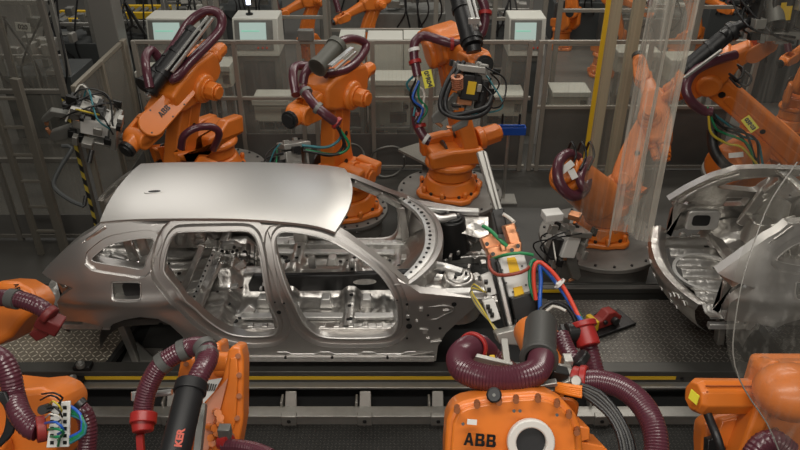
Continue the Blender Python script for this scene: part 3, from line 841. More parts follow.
for px in (35, 47, 682, 712, 730):
    p = atY(px, 379, 4.318); cyl(bm, p, p - Vector((0, .01, 0)), .014, n=12)
obj('bolt', bm, BLACKP, T)
T = thing('support_beam', 'grey steel beam with upright brackets below the yellow striped rail', 'beam', (0, 4.13, 0))
bm = NB(); box(bm, (0, 4.08, .085), (9, .11, .03)); box(bm, (0, 4.04, .04), (9, .03, .08)); obj('beam', bm, ALU, T, bevel=.004)
for px in (290, 365, 438, 171, 600, 55):
    bm = NB(); x = atY(px, 400, 4.14).x
    prism(bm, [(-.05, -.05), (.05, -.05), (.045, .13), (-.045, .13)], (x, 4.14, .08), (1, 0, 0), (0, .75, 1), .02)
    box(bm, (x, 4.035, .06), (.12, .05, .10)); box(bm, (x - .07, 4.17, .10), (.02, .10, .1)); 
    bo = obj('bracket', bm, ALU, T, bevel=.006)
    bm = NB(); cyl(bm, (x, 4.012, .06), (x, 4.003, .06), .016, n=12); obj('bolt', bm, DARKM, bo)
T = thing('conveyor_rail', 'dark conveyor rail on the far side of the deck, beneath the far sill', 'conveyor rail', (0, 5.95, 0))
bm = NB(); box(bm, (0, 5.50, .26), (9, .07, .06)); box(bm, (0, 5.60, .245), (9, .03, .03)); box(bm, (0, 5.54, .12), (9, .12, .22)); obj('beam', bm, RAILM, T, bevel=.006)
bm = NB(); xx = atY(549, 297, 5.47).x; box(bm, (xx - .1, 5.462, .265), (.40, .008, .03)); obj('yellow_stripe', bm, YEL, T)
bm = NB(); box(bm, (0, 4.78, .006), (13.5, 1.3, .008)); struct('floor.002', bm, mat('pit_shade_black', (.012, .012, .012), .8), smooth=False)  # near-black sheet on the floor, shade of the gap put into its colour
# tread plates
def plate(label, x0, x1, y0, y1, z, m, t=.02, group=None, name='tread_plate'):
    bm = NB(); box(bm, ((x0 + x1) / 2, (y0 + y1) / 2, z - t / 2), (x1 - x0, y1 - y0, t)); return single(name, bm, m, label, 'floor plate', group, smooth=False)
bm = NB(); 
def poly_plate(P, z, t, m, label):
    bm = NB(); w = [atZ(x, y, z) for x, y in P]; prism(bm, [(p.x, p.y) for p in w], (0, 0, z), (1, 0, 0), (0, 1, 0), 0, h0=-t); return single('tread_plate', bm, m, label, 'floor plate', smooth=False)
poly_plate([(-60, 297), (148, 297), (134, 322), (110, 356), (105, 362), (-60, 362)], .25, .02, TREADB, 'scuffed bright tread plate deck under the car tail at left')
poly_plate([(548, 300), (705, 300), (745, 362), (522, 362)], .25, .02, TREADD, 'dark tread plate deck between the two car bodies')
poly_plate([(745, 300), (900, 300), (960, 362), (790, 362)], .25, .02, TREADD, 'dark tread plate deck under the roofless car body at right')
poly_plate([(-40, 424), (840, 424), (1000, 600), (-200, 600)], .012, .012, MESHD, 'dark patterned walkway plate in front of the support beam')
# underframe supports for the deck
bm = NB()
for x in (-3.4, -2.6, 1.35, 2.4, 3.4): box(bm, (x, 4.95, .11), (.08, .9, .22))
single('deck_frame', bm, DARKM, 'dark joists carrying the tread plate decks', 'frame', smooth=False)
# stands under the car
def stand(px, py, label, h0=.02, y=4.75, lean=.03):
    p = atY(px, py, y); T = thing('body_stand', label, 'stand', (p.x, y, .02))
    bm = NB(); box(bm, (p.x, y, .03), (.32, .30, .03)); obj('base_plate', bm, ALU, T, bevel=.006)
    bm = NB(); bar(bm, (p.x - .03, y, .04), (p.x - .09, y, .50), .09, .06); obj('post', bm, ALU, T, bevel=.008)
    bm = NB(); prism(bm, [(0, 0), (.14, 0), (0, .2)], (p.x, y, .045), (1, 0, 0), (0, 0, 1), .02); obj('gusset', bm, GREYM, T)
    return T
stand(137, 345, 'grey steel stand post rising inside the rear wheel arch')
stand(722, 352, 'grey steel stand post under the tail of the roofless car body')
bm = NB(); w = [atZ(x, y, .03) for x, y in ((132, 340), (235, 335), (235, 372), (110, 372))]
bm = NB(); box(bm, (-1.6, 4.9, .012), (1.5, .8, .02)); single('rubber_mat', bm, mat('mat_dark', (.05, .05, .047), .7), 'plain dark mat on the pit floor under the car', 'mat', smooth=False)
# rollers / stops near the left end of the rail
for px, py, lab in ((80, 363, 'small round metal stop on the left end of the rail, upper one'), (72, 377, 'small round metal stop hanging off the rail at left, lower one')):
    p = atY(px, py, 4.33 if py < 370 else 4.26); T = thing('rail_stop', lab, 'stop', p)
    bm = NB(); cyl(bm, p - Vector((0, 0, .04)), p, .035, n=20); obj('roller', bm, GREYM, T, bevel=.005)
    bm = NB(); cyl(bm, p, p + Vector((0, 0, .012)), .014, n=12); obj('bolt', bm, ALUB, T)
    bm = NB(); box(bm, p + Vector((.0, .03, -.06)), (.14, .08, .04)); obj('bracket', bm, BLACKP, T, bevel=.004)
# diagonal dark brace by the left deck
bm = NB(); a = atZ(135, 325, .22); b = atZ(100, 372, .22); bar(bm, a, b, .10, .05); single('deck_edge_beam', bm, BLACKP, 'black slanting beam along the edge of the left tread plate', 'beam', bevel=.006)
# red clamp units on the floor
def red_clamp(p, ang, label, s=1):
    T = thing('floor_clamp', label, 'clamp', p); p = Vector(p); R = Matrix.Rotation(ang, 3, 'Z')
    bm = NB(); box(bm, p + R @ Vector((0.05, 0, .015)) * s, (.42 * s, .24 * s, .03 * s), R); obj('base_plate', bm, BLACKP, T, bevel=.005)
    bm = NB(); prism(bm, [(-.16, 0), (.12, 0), (.15, .06), (.06, .14), (-.02, .15), (-.08, .09), (-.16, .08)], p + Vector((0, 0, .03)), R @ Vector((s, 0, 0)), (0, 0, 1), .10 * s); obj('jaw', bm, REDD, T, bevel=.012)
    bm = NB(); cyl(bm, p + R @ Vector((.05, -.09, .09)), p + R @ Vector((.05, .09, .09)), .035 * s, n=16); cyl(bm, p + R @ Vector((-.05, -.07, .10)), p + R @ Vector((-.05, .07, .10)), .02, n=12); obj('pivot', bm, DARKM, T)
    bm = NB(); box(bm, p + R @ Vector((-.15, 0, .09)) * s, (.05 * s, .13 * s, .10 * s), R); obj('stripe_block', bm, YEL, T, bevel=.006)
    return T
red_clamp(atZ(604, 326, .25), .45, 'dark red clamp on the tread deck right of the welding gun')
red_clamp(atZ(45, 322, .25), 1.0, 'dark red clamp on the tread deck under the car tail')
# dark pads on the cell floor behind the car
bm = NB(); w = [atZ(x, y, .02) for x, y in ((498, 208), (542, 208), (560, 268), (520, 272))]
prism(bm, [(p.x, p.y) for p in w], (0, 0, .02), (1, 0, 0), (0, 1, 0), 0, h0=-.018); single('rubber_mat', bm, mat('pad', (.075, .073, .068), .6), 'grey mat on the cell floor right of the welding gun arm', 'mat', smooth=False)

# ------------------------------------------------------------------ robots
def motor(bm, p, ax, L=.26, r=.10, n=8):
    p = Vector(p); ax = Vector(ax).normalized()
    cyl(bm, p, p + ax * L * .3, r * 1.15, n=24); cyl(bm, p + ax * L * .3, p + ax * L, r, r * .97, n=n); cyl(bm, p + ax * L, p + ax * (L + .03), r * .75, n=n)
    return bm
def robot(label, B, S, E, W_, rise=None, flipt=False, seed=0, abb=False, name='welding_robot', up_scale=1.0, motors=True, simple=False, group=None, bend=None, k=.82, bk=None):
    """B floor point of base plate; S shoulder, E elbow, W wrist centre"""
    B, S, E, W_ = map(Vector, (B, S, E, W_))
    T = thing(name, label, 'robot', B, group)
    a = (E - S).normalized(); L1 = (E - S).length
    t = a.cross(W_ - E); t = t.normalized() if t.length > .05 else a.cross(Vector((0, -1, .2))).normalized()
    if flipt: t = -t
    n1 = t.cross(a).normalized()
    u = (W_ - E).normalized(); L2 = (W_ - E).length; m = t.cross(u).normalized()
    if m.z < 0 and abs(m.z) > .05: mu = -m
    else: mu = m
    z = Vector((0, 0, 1)); d = Vector((S.x - B.x, S.y - B.y, 0)); d = d.normalized() if d.length > .05 else Vector((0, -1, 0)); sd = z.cross(d)
    # base
    bm = NB()
    pts = []
    for i in range(24):
        an = 2 * PI * i / 24; r = (.40 if (i // 2) % 3 else .46) * k; pts.append((r * math.cos(an), r * math.sin(an)))
    prism(bm, pts, B, d, sd, .06, h0=0); 
    cyl(bm, B + z * .06, B + z * .20, .36 * k, .30 * k, n=28); cyl(bm, B + z * .20, B + z * .34, .28 * k, .28 * k, n=28)
    for i in range(8): 
        an = 2 * PI * i / 8 + .2; bb = B + d * .38 * k * math.cos(an) + sd * .38 * k * math.sin(an); box(bm, bb + z * .09, (.05, .05, .08))
    base = obj('base', bm, ORANGE, T, bevel=.018)
    if not simple:
        bm = NB()
        for i in range(12):
            an = 2 * PI * i / 12; bb = B + d * .36 * k * math.cos(an) + sd * .36 * k * math.sin(an); cyl(bm, bb + z * .06, bb + z * .085, .018, n=6)
        obj('bolt', bm, DARKM, base)
    # turret
    bm = NB(); h = S.z - B.z
    cyl(bm, B + z * .34, B + z * .42, .34 * k, .32 * k, n=28)
    sr = (S - B).dot(d)
    prism(bm, [(-.34 * k, .40), (.36 * k, .40), (sr + .2 * k, .52), (sr + .17 * k, h + .08), (sr, h + .16 * k), (sr - .17 * k, h + .08), (-.05, .66), (-.36 * k, .62)], B + sd * .20 * k, d, z, .15 * k)
    prism(bm, [(-.34 * k, .40), (.36 * k, .40), (sr + .18 * k, .52), (sr + .15 * k, h + .02), (sr - .15 * k, h + .02), (-.05, .60), (-.36 * k, .56)], B - sd * .20 * k, d, z, .14 * k)
    box(bm, B + z * .48, (.6 * k, .5 * k, .16), RM(d, sd, z))
    tu = obj('turret', bm, ORANGE, T, bevel=.03)
    bm = NB(); motor(bm, S + t * .16 * k, t, .30 * k, .13 * k); obj('motor', bm, ORANGE, tu, bevel=.012)
    bm = NB(); cyl(bm, S + t * .47 * k, S + t * .485 * k, .08 * k, n=16); cyl(bm, S - t * .27 * k, S - t * .29 * k, .13 * k, n=24); obj('cover', bm, DARKM, tu)
    # lower arm
    bm = NB(); pr = hull2(.235 * k, .175 * k, L1)
    if bend is None: bend = .05
    pr2 = [(x, y + bend * math.sin(PI * min(1, max(0, x / L1)))) for x, y in pr]
    # refine sides
    out = []
    for (x, y), (x2, y2) in zip(pr2, pr2[1:] + pr2[:1]):
        out.append((x, y))
        if abs(x2 - x) > .3:
            for kk in (1, 2, 3):
                xx_ = x + (x2 - x) * kk / 4; yb = (y + (y2 - y) * kk / 4); sg = 1 if yb > 0 else -1
                out.append((xx_, yb + bend * math.sin(PI * xx_ / L1) - sg * .028 * k * math.sin(PI * kk / 4)))
    prism(bm, out, S, a, n1, .20 * k)
    la = obj('lower_arm', bm, ORANGE, T, bevel=.028, seg=3)
    bm = NB()
    prism(bm, hull2(.10 * k, .07 * k, L1 * .62), S + a * L1 * .2, a, n1, .222 * k); obj('arm_rib', bm, ORANGE, la, bevel=.015)
    if not simple:
        bm = NB()
        for f_ in (.12, .5, .88):
            for sg in (-1, 1):
                c = S + a * L1 * f_ + t * .112 * k * sg; cyl(bm, c, c + t * .006 * sg, .035 if f_ != .5 else .028, n=12)
        obj('plug', bm, BLACKP, la)
    # elbow housing and forearm
    bm = NB(); hs = .21
    o = E + mu * .10 * k
    prism(bm, [(x * k, y * k) for x, y in [(-.38, -.14), (-.30, -.20), (.10, -.24), (.34, -.17), (.46, -.11), (.46, .13), (.30, .18), (-.05, .21), (-.34, .16), (-.40, .05)]], o, u, mu, .36 * k)
    cyl(bm, E - t * .24 * k, E + t * .24 * k, .17 * k, n=24)
    el = obj('elbow_housing', bm, ORANGE, T, bevel=.035, seg=3)
    bm = NB()
    for q, rr_ in (((t * .09 + mu * .03) * k, .085 * k), ((-t * .09 + mu * .03) * k, .085 * k), (-mu * .10 * k, .075 * k)):
        motor(bm, o - u * .37 * k + q, -u, .20 * k, rr_)
    motor(bm, E + t * .22 * k, t, .16 * k, .11 * k)
    obj('motor', bm, ORANGE, el, bevel=.01)
    bm = NB(); secs = []
    for f_, w, hh in ((.36 * k, .30 * k, .27 * k), (.45 * k, .26 * k, .25 * k), (.65 * k, .22 * k, .22 * k), (L2 - .30 * k, .19 * k, .19 * k), (L2 - .16 * k, .23 * k, .22 * k)):
        R = RM(t, mu, u); c = E + u * f_ + mu * (.10 * (1 - f_ / L2) + .02) * k
        secs.append([c + R @ Vector((x, y, 0)) for x, y in rrect(w, hh, .06 * k)])
    loft(bm, secs)
    fa = obj('forearm', bm, ORANGE, T, bevel=.008)
    # wrist
    bm = NB()
    for sg in (-1, 1): prism(bm, hull2(.12 * k, .10 * k, .20 * k), W_ - u * .2 * k + t * .10 * k * sg, u, mu, .05 * k)
    cyl(bm, W_ - t * .125 * k, W_ + t * .125 * k, .105 * k, n=24)
    cyl(bm, W_, W_ + u * .16 * k, .10 * k, .09 * k, n=24)
    wr = obj('wrist', bm, ORANGE, T, bevel=.014)
    bm = NB(); cyl(bm, W_ + u * .16 * k, W_ + u * .20 * k, .095 * k, n=24); cyl(bm, W_ + u * .2 * k, W_ + u * .225 * k, .07 * k, n=24); obj('tool_flange', bm, DARKM, wr)
    return T, dict(u=u, t=t, m=mu, a=a, n1=n1, S=S, E=E, W=W_, B=B, d=d)
def dress(T, K, side=0, loop=True, r=.045, rev=False):
    """black carrier tube along the upper arm with a hose through it"""
    u, t, m, E, W_ = K['u'], K['t'], K['m'], K['E'], K['W']
    o = E + m * .40 + t * side
    bm = NB(); cyl(bm, o - u * .12, o + u * .55, .075, n=20)
    for f_ in (-.12, .12, .36, .53): cyl(bm, o + u * (f_), o + u * (f_ + .03), .085, n=20)
    c = obj('hose_carrier', bm, BLACK, T)
    bm = NB(); bar(bm, o - u * .05 - m * .09 + t * .04, o + u * .6 - m * .09 + t * .04, .03, .03); box(bm, o + u * .1 - m * .16, (.1, .1, .14), RM(t, m, u)); obj('rail', bm, ALUB, c, bevel=.003)
    return o
def riser(B, r, label, h=None):
    B = Vector(B); bm = NB(); T = thing('robot_pedestal', label, 'pedestal', (B.x, B.y, 0))
    cyl(bm, (B.x, B.y, 0), (B.x, B.y, B.z - .05), r * .86, n=36); obj('column', bm, RISER, T)
    bm = NB(); cyl(bm, (B.x, B.y, B.z - .05), (B.x, B.y, B.z - .002), r, n=40); tp = obj('top_plate', bm, RISER, T, bevel=.006)
    bm = NB()
    for i in range(20): a = 2 * PI * i / 20; cyl(bm, (B.x + r * .92 * math.cos(a), B.y + r * .92 * math.sin(a), B.z - .002), (B.x + r * .92 * math.cos(a), B.y + r * .92 * math.sin(a), B.z + .012), .014, n=6)
    obj('bolt', bm, DARKM, tp)
def cables(T, base_pts, mats, r=.010, spread=.05, name='cable', seed=1):
    rr = random.Random(seed)
    for i, m in enumerate(mats):
        o = Vector((rr.uniform(-1, 1), rr.uniform(-1, 1), rr.uniform(-1, 1))) * spread
        P = [Vector(p) + o * (.3 + .7 * math.sin(PI * k / (len(base_pts) - 1))) + Vector((rr.uniform(-1, 1), 0, rr.uniform(-1, 1))) * spread * .3 for k, p in enumerate(base_pts)]
        tube(name, P, r, m, T, n=7)
def clamps(T, hosept, r, m=None, name='hose_clamp', L=.035):
    for i, (p, q) in enumerate(hosept):
        p = Vector(p); d = (Vector(q) - p).normalized(); bm = NB(); cyl(bm, p - d * L / 2, p + d * L / 2, r, n=18); obj(name, bm, m or REDP, T)
def weld_gun(label, o, ux, uy, s=1.0, seed=1, name='welding_gun', loops=True, mats=None, parts=9, dark=False):
    """compact spot welding gun: grey transformer, cylinder, bracket plates, copper arms, cable loops. ux: from flange outward; uy: up in gun plane"""
    o = Vector(o); ux = Vector(ux).normalized(); uy = Vector(uy); uy = (uy - ux * uy.dot(ux)).normalized(); uz = ux.cross(uy); R = RM(ux, uy, uz); rr = random.Random(seed)
    q = lambda x, y, z: o + (ux * x + uy * y + uz * z) * s
    T = thing(name, label, 'welding gun', o)
    bm = NB(); box(bm, q(.05, 0, 0), (.06 * s, .28 * s, .26 * s), R); box(bm, q(.16, -.11, 0), (.22 * s, .03 * s, .24 * s), R); obj('mounting_plate', bm, ALU, T, bevel=.008 * s)
    bm = NB(); box(bm, q(.22, .03, .02), (.24 * s, .18 * s, .20 * s), R); tr = obj('transformer', bm, DARKM if dark else WHITE if seed % 2 else ALU, T, bevel=.012 * s)
    bm = NB(); box(bm, q(.22, .03, .124), (.12 * s, .08 * s, .004 * s), R); obj('label_plate', bm, YEL, tr)
    bm = NB(); cyl(bm, q(.15, .17, 0), q(.42, .17, 0), .06 * s, n=18); cyl(bm, q(.42, .17, 0), q(.5, .17, 0), .03 * s, n=14); obj('cylinder', bm, DARKM, T, bevel=.004)
    bm = NB(); prism(bm, [(.30, -.10), (.56, -.28), (.62, -.26), (.60, -.18), (.40, -.02), (.32, 0)], o, ux * s, uy, .06 * s) if s == 1 else prism(bm, [(x * s, y * s) for x, y in [(.30, -.10), (.56, -.28), (.62, -.26), (.60, -.18), (.40, -.02), (.32, 0)]], o, ux, uy, .06 * s)
    prism(bm, [(x * s, y * s) for x, y in [(.36, .10), (.60, .08), (.68, -.05), (.63, -.07), (.56, .02), (.36, .04)]], o, ux, uy, .06 * s)
    obj('electrode_arm', bm, GREYM, T, bevel=.008 * s)
    bm = NB(); box(bm, q(.36, 0, .03), (.07 * s, .14 * s, .1 * s), R); cyl(bm, q(.60, -.24, 0), q(.64, -.16, 0), .018 * s, n=12); cyl(bm, q(.64, -.06, 0), q(.64, -.12, 0), .018 * s, n=12); obj('copper_shunt', bm, COPPER, T, bevel=.006 * s)
    bm = NB()
    for k in range(parts):
        box(bm, q(rr.uniform(0, .42), rr.uniform(-.16, .24), rr.uniform(-.15, .17)), tuple(rr.uniform(.03, .1) * s for _ in range(3)), R)
    obj('valve_block', bm, ALU, T, bevel=.004 * s)
    bm = NB()
    for k in range(parts):
        box(bm, q(rr.uniform(0, .48), rr.uniform(-.18, .26), rr.uniform(-.17, .18)), tuple(rr.uniform(.02, .09) * s for _ in range(3)), R)
    obj('connector', bm, BLACKP, T, bevel=.004 * s)
    mats = mats or [BLACK, YELC, GREENC, BLACK, WHC, REDC, TEALC]
    for k, m in enumerate(mats):
        a0 = rr.uniform(0, .15); P = [q(a0, rr.uniform(-.1, .2), rr.choice((-.13, .15))), q(a0 + .1, rr.uniform(.15, .34), rr.uniform(-.22, .22)), q(rr.uniform(.25, .4), rr.uniform(.2, .34), rr.uniform(-.2, .2)), q(rr.uniform(.35, .55), rr.uniform(-.05, .2), rr.uniform(-.1, .1))]
        tube('cable', P, .008 * s, m, T, n=6)
    return T

def abb(loc, R_, h, m, parent):
    """block letters A B B, height h, centred at loc in frame R_ (x right, y up, z out)"""
    A = [[(0, 0), (.22, 0), (.48, 1), (.30, 1)], [(.56, 0), (.80, 0), (.52, 1), (.34, 1)], [(.14, .22), (.66, .22), (.60, .40), (.20, .40)]]
    B_ = [[(0, 0), (.22, 0), (.22, 1), (0, 1)], [(.1, .80), (.58, .80), (.66, .86), (.66, .94), (.58, 1), (.1, 1)], [(.1, .42), (.62, .42), (.62, .60), (.1, .60)], [(.1, 0), (.60, 0), (.70, .07), (.70, .2), (.1, .2)],
          [(.46, .5), (.66, .56), (.70, .70), (.68, .92), (.48, .92)], [(.48, .06), (.72, .08), (.76, .24), (.72, .46), (.48, .52)]]
    o = Vector(loc); ux, uy, uz = R_.col[0].normalized(), R_.col[1].normalized(), R_.col[2].normalized()
    for L, x0 in ((A, -1.27), (B_, -.36), (B_, .52)):
        bm = NB()
        for P in L: prism(bm, [((x + x0) * h, (y - .5) * h) for x, y in P], o, ux, uy, .002)
        obj('letter', bm, m, parent, smooth=False, split=False)
# --- robot at back left, reaching left
B1 = (-2.25, 7.75, .42)
R1, K1 = robot('orange robot at back left behind the car roof, arm reaching down to the left', B1, C(182, 160, 8.05), C(190, 84, 7.75), C(138, 138, 7.25), k=.95)
dress(R1, K1, side=-.05)
hose([C(*p) for p in ((148, 92, 7.3), (160, 68, 7.4), (177, 42, 7.6), (190, 22, 7.7), (207, 11, 7.7), (220, 15, 7.7), (221, 28, 7.7), (210, 42, 7.6), (190, 62, 7.4), (178, 76, 7.3), (168, 80, 7.3))], .058, R1, pitch=.03)
hose([C(*p) for p in ((150, 88, 7.1), (146, 68, 7.1), (146, 56, 7.2), (152, 50, 7.3), (160, 60, 7.4))], .05, R1, pitch=.03)
hose([C(*p) for p in ((181, 148, 7.6), (184, 136, 7.5), (196, 128, 7.5), (212, 127, 7.6), (219, 134, 7.7), (213, 150, 7.9))], .045, R1, pitch=.03)
bm = NB(); cyl(bm, C(148, 92, 7.22), C(196, 30, 7.35), .085, n=20); 
for f_ in (.04, .3, .62, .95):
    p = C(148, 92, 7.22).lerp(C(196, 30, 7.35), f_); d = (C(196, 30, 7.35) - C(148, 92, 7.22)).normalized(); cyl(bm, p - d * .02, p + d * .02, .098, n=20)
obj('hose_carrier', bm, BLACK, R1)
bm = NB(); bar(bm, C(172, 72, 7.1), C(213, 18, 7.3), .03, .02); bar(bm, C(166, 70, 7.1), C(208, 16, 7.3), .02, .02); obj('guide_rail', bm, ALUB, R1)
tt = (C(170, 92, 7.3) - C(140, 140, 7.1)).normalized()
un = K1['u']; nn_ = (Vector((0, 0, CH)) - K1['E']).normalized(); nn_ = (nn_ - un * nn_.dot(un)).normalized(); vv = nn_.cross(un)
oo = K1['E'] + un * .05 + nn_ * .155 - vv * .0
bm = NB(); prism(bm, hull2(.11, .135, .72), oo, un, vv, .05); cv = obj('arm_cover', bm, ORANGE, R1, bevel=.012)
bm = NB()
for f_, g_ in ((.0, .07), (.25, -.09), (.5, .1), (.62, -.1), (.8, .06), (.3, .1)):
    q_ = oo + un * f_ + vv * g_ + nn_ * .024; cyl(bm, q_, q_ + nn_ * .004, .010, n=8)
obj('screw', bm, DARKM, cv)
abb(oo + un * .52 + nn_ * .029, RM(-un, nn_.cross(-un), nn_), .060, BLACKP, cv)
# robot 2
B2 = (-.60, 7.05, .27)
R2, K2 = robot('orange robot behind the front edge of the car roof, grey tube over its arm', B2, C(338, 168, 7.9), C(338, 92, 7.45), C(300, 114, 6.95), k=.92)
hose([C(*p) for p in ((296, 95, 6.9), (293, 75, 7), (297, 66, 7.1), (315, 66, 7.2), (325, 58, 7.3))], .05, R2, pitch=.03)
hose([C(*p) for p in ((303, 84, 6.9), (306, 72, 6.9), (320, 58, 7.0), (340, 42, 7.2), (355, 39, 7.4), (366, 45, 7.5), (360, 58, 7.4), (345, 70, 7.2), (325, 74, 7.0))], .05, R2, pitch=.03)
hose([C(*p) for p in ((303, 88, 6.7), (312, 102, 6.6), (325, 114, 6.6), (338, 124, 6.7))], .05, R2, pitch=.03)
clamps(R2, [(C(337, 123, 6.7), C(341, 126, 6.7))], .065); clamps(R2, [(C(306, 92, 6.68), C(310, 98, 6.65)), (C(318, 108, 6.6), C(322, 111, 6.6))], .06, GREYM)
bm = NB(); a_, b_ = C(317, 68, 6.8), C(338, 44, 7.0); cyl(bm, a_, b_, .085, n=20); cyl(bm, a_, a_.lerp(b_, .12), .1, n=20); cyl(bm, a_.lerp(b_, .85), b_, .1, n=20); obj('hose_carrier', bm, mat('olive_grey', (.10, .10, .085), .5), R2)
bm = NB(); bar(bm, C(330, 66, 6.7), C(352, 48, 6.95), .05, .02); bar(bm, C(335, 70, 6.7), C(356, 52, 6.95), .02, .02); obj('guide_rail', bm, ALUB, R2)
cables(R2, [C(338, 126, 6.7), C(345, 142, 6.8), (C(330, 150, 6.8)), C(305, 148, 6.8)], [TEALC, BLACK, GREENC, BLACK], .014, .06)
# robot 3 centre
B3 = (.57, 7.2, .42)
R3, K3 = robot('upright orange robot in the centre on a round pedestal, left of the blue tray', B3, C(465, 143, 7.9), C(446, 50, 7.45), C(478, 62, 6.65), bend=-.02, k=.88)
hose([C(*p) for p in ((474, 42, 6.9), (455, 44, 6.9), (440, 40, 6.9), (424, 36, 7.0), (415, 42, 7.0), (414, 56, 7.0), (416, 68, 7.0), (418, 78, 7))], .05, R3, pitch=.03)
hose([C(*p) for p in ((416, 108, 7.2), (417, 124, 7.2), (425, 138, 7.2), (432, 142, 7.2))], .055, R3, pitch=.03)
hose([C(*p) for p in ((478, -8, 6.6), (484, 5, 6.6), (485, 18, 6.6), (482, 32, 6.6), (474, 40, 6.6))], .05, R3, pitch=.03)
clamps(R3, [(C(415, 62, 7.0), C(416, 66, 7.0)), (C(418, 115, 7.2), C(418, 119, 7.2)), (C(420, 126, 7.2), C(421, 130, 7.2)), (C(485, 13, 6.6), C(485, 17, 6.6)), (C(452, 44, 6.9), C(456, 44, 6.9))], .063)
clamps(R3, [(C(414, 50, 7.0), C(415, 55, 7.0)), (C(426, 139, 7.15), C(429, 141, 7.15))], .058, WHITE)
cables(R3, [C(417, 78, 7.0), C(413, 92, 7.05), C(420, 103, 7.1), C(418, 120, 7.1)], [TEALC, BLACK, GREENC, BLACK, WHC, BLUEC], .012, .09)
bm = NB(); a_, b_ = C(458, -10, 6.6), C(473, 46, 6.4); cyl(bm, a_, b_, .095, n=20); cyl(bm, b_, C(474, 52, 6.4), .07, n=20)
for f_ in (.35, .9): p = a_.lerp(b_, f_); d = (b_ - a_).normalized(); cyl(bm, p - d * .02, p + d * .02, .107, n=20)
obj('hose_carrier', bm, BLACK, R3)
bm = NB(); bar(bm, C(466, -8, 6.3), C(476, 30, 6.25), .035, .02); bar(bm, C(471, -8, 6.3), C(480, 26, 6.25), .02, .02); box(bm, C(474, 21, 6.22), (.10, .03, .05)); obj('guide_rail', bm, ALUB, R3)
bm = NB(); 
def sticker(T, px, py, d, w, h, txt, rot=0, base=LABY, tm=BLACKP, name='label_sticker', size=None, normal=None, up=None):
    p = C(px, py, d); n = (Vector((0, 0, CH)) - p).normalized() if normal is None else Vector(normal).normalized()
    x = Vector((0, 0, 1)).cross(n).normalized(); y = n.cross(x)
    x, y = x * math.cos(rot) + y * math.sin(rot), -x * math.sin(rot) + y * math.cos(rot)
    bm = NB(); box(bm, p, (w, h, .004), RM(x, y, n)); s = obj(name, bm, base, T, smooth=False)
    if txt: textobj(txt, size or h * .75, p + n * .003, RM(x, y, n), tm, s, bold=.003)
    return s
sticker(R3, 428, 79, 6.95, .10, .17, '', rot=.25); sticker(R3, 428, 79, 6.94, .16, .09, '03R04', rot=-1.25, size=.06)
# robot 4 right back
B4 = atZ(600, 236, .42)
R4, K4 = robot('orange robot low behind the hanging curtain, standing on a wide round pedestal', B4, C(625, 190, 7.2), C(650, 122, 7.3), C(640, 66, 7.5), k=.7)
bm = NB(); a_, b_ = C(600, 200, 6.9), C(566, 172, 6.5); cyl(bm, a_, b_, .22, .19, n=26); cyl(bm, b_, C(563, 169, 6.47), .15, n=26); bb_ = obj('balancer', bm, ORANGE, R4, bevel=.02)
hose([C(*p) for p in ((578, 158, 6.5), (568, 154, 6.4), (559, 162, 6.3), (558, 178, 6.25), (564, 190, 6.25), (574, 196, 6.3), (584, 190, 6.4), (588, 176, 6.5))], .055, R4, pitch=.03)
hose([C(*p) for p in ((590, 160, 6.6), (584, 168, 6.4), (580, 180, 6.3), (586, 192, 6.3))], .045, R4, pitch=.03)
sticker(R4, 567, 167, 6.28, .13, .06, '', rot=.8, base=WHITE); sticker(R4, 573, 174, 6.28, .06, .09, '', rot=.6, base=WHITE); sticker(R4, 570, 170, 6.30, .10, .03, '', rot=-.8, base=YEL)
for k, px in enumerate((568, 578, 586)):
    tube('cable', [C(px, 150, 6.5), C(px + 4, 142, 6.4), C(px + 8, 155, 6.4), C(px + 2, 170, 6.3)], .012, BLACK, R4, n=6)
# robot 5 upper right
B5 = Vector((4.25, 7.6, .42))
R5, K5 = robot('orange robot at upper right with a yellow number label on its raised arm', B5, C(812, 172, 7.5), C(708, 78, 7.0), C(768, 42, 6.6), bend=.02, k=.72)
hose([C(*p) for p in ((735, 55, 6.5), (712, 62, 6.4), (694, 72, 6.4), (686, 86, 6.4), (690, 100, 6.4), (702, 110, 6.5), (712, 112, 6.5))], .05, R5, pitch=.03)
hose([C(*p) for p in ((764, 24, 6.4), (750, 22, 6.3), (735, 28, 6.3), (722, 36, 6.3))], .05, R5, m=BLACK, pitch=.03)
bm = NB(); cyl(bm, C(735, 28, 6.3), C(682, 72, 6.5), .075, n=18); 
for f_ in (.1, .5, .9): p = C(735, 28, 6.3).lerp(C(682, 72, 6.5), f_); cyl(bm, p, p + Vector((.03, 0, .02)), .09, n=18)
obj('hose_carrier', bm, BLACK, R5)
bm = NB(); bar(bm, C(684, 78, 6.3), C(722, 50, 6.2), .025, .02); obj('guide_rail', bm, ALU, R5)
sticker(R5, 750, 124, 6.75, .155, .085, '03R03', rot=-.72, size=.05)
cables(R5, [C(712, 112, 6.5), C(722, 128, 6.6), C(738, 138, 6.7), C(752, 146, 6.7), C(760, 165, 6.8)], [BLACK, GREENC, YELC, BLACK, TEALC, BLACK], .012, .12)
hose([C(*p) for p in ((712, 130, 6.7), (714, 150, 6.7), (726, 166, 6.7), (742, 174, 6.8))], .055, R5, m=BLACK, pitch=.03)
cables(R5, [C(740, 66, 6.5), C(748, 74, 6.4), C(742, 82, 6.4), C(732, 76, 6.5)], [BLACK, BLACK, BLACK], .012, .05)
bm = NB(); p = C(722, 168, 7.2); cyl(bm, p, C(752, 150, 7.5), .21, n=26); prism(bm, rrect(.5, .36, .1), C(745, 175, 7.5), (1, 0, 0), (0, -.4, 1), .3); obj('balancer', bm, ORANGE, R5, bevel=.03)
sticker(R5, 736, 155, 6.95, .13, .05, '', rot=.3, base=WHITE)
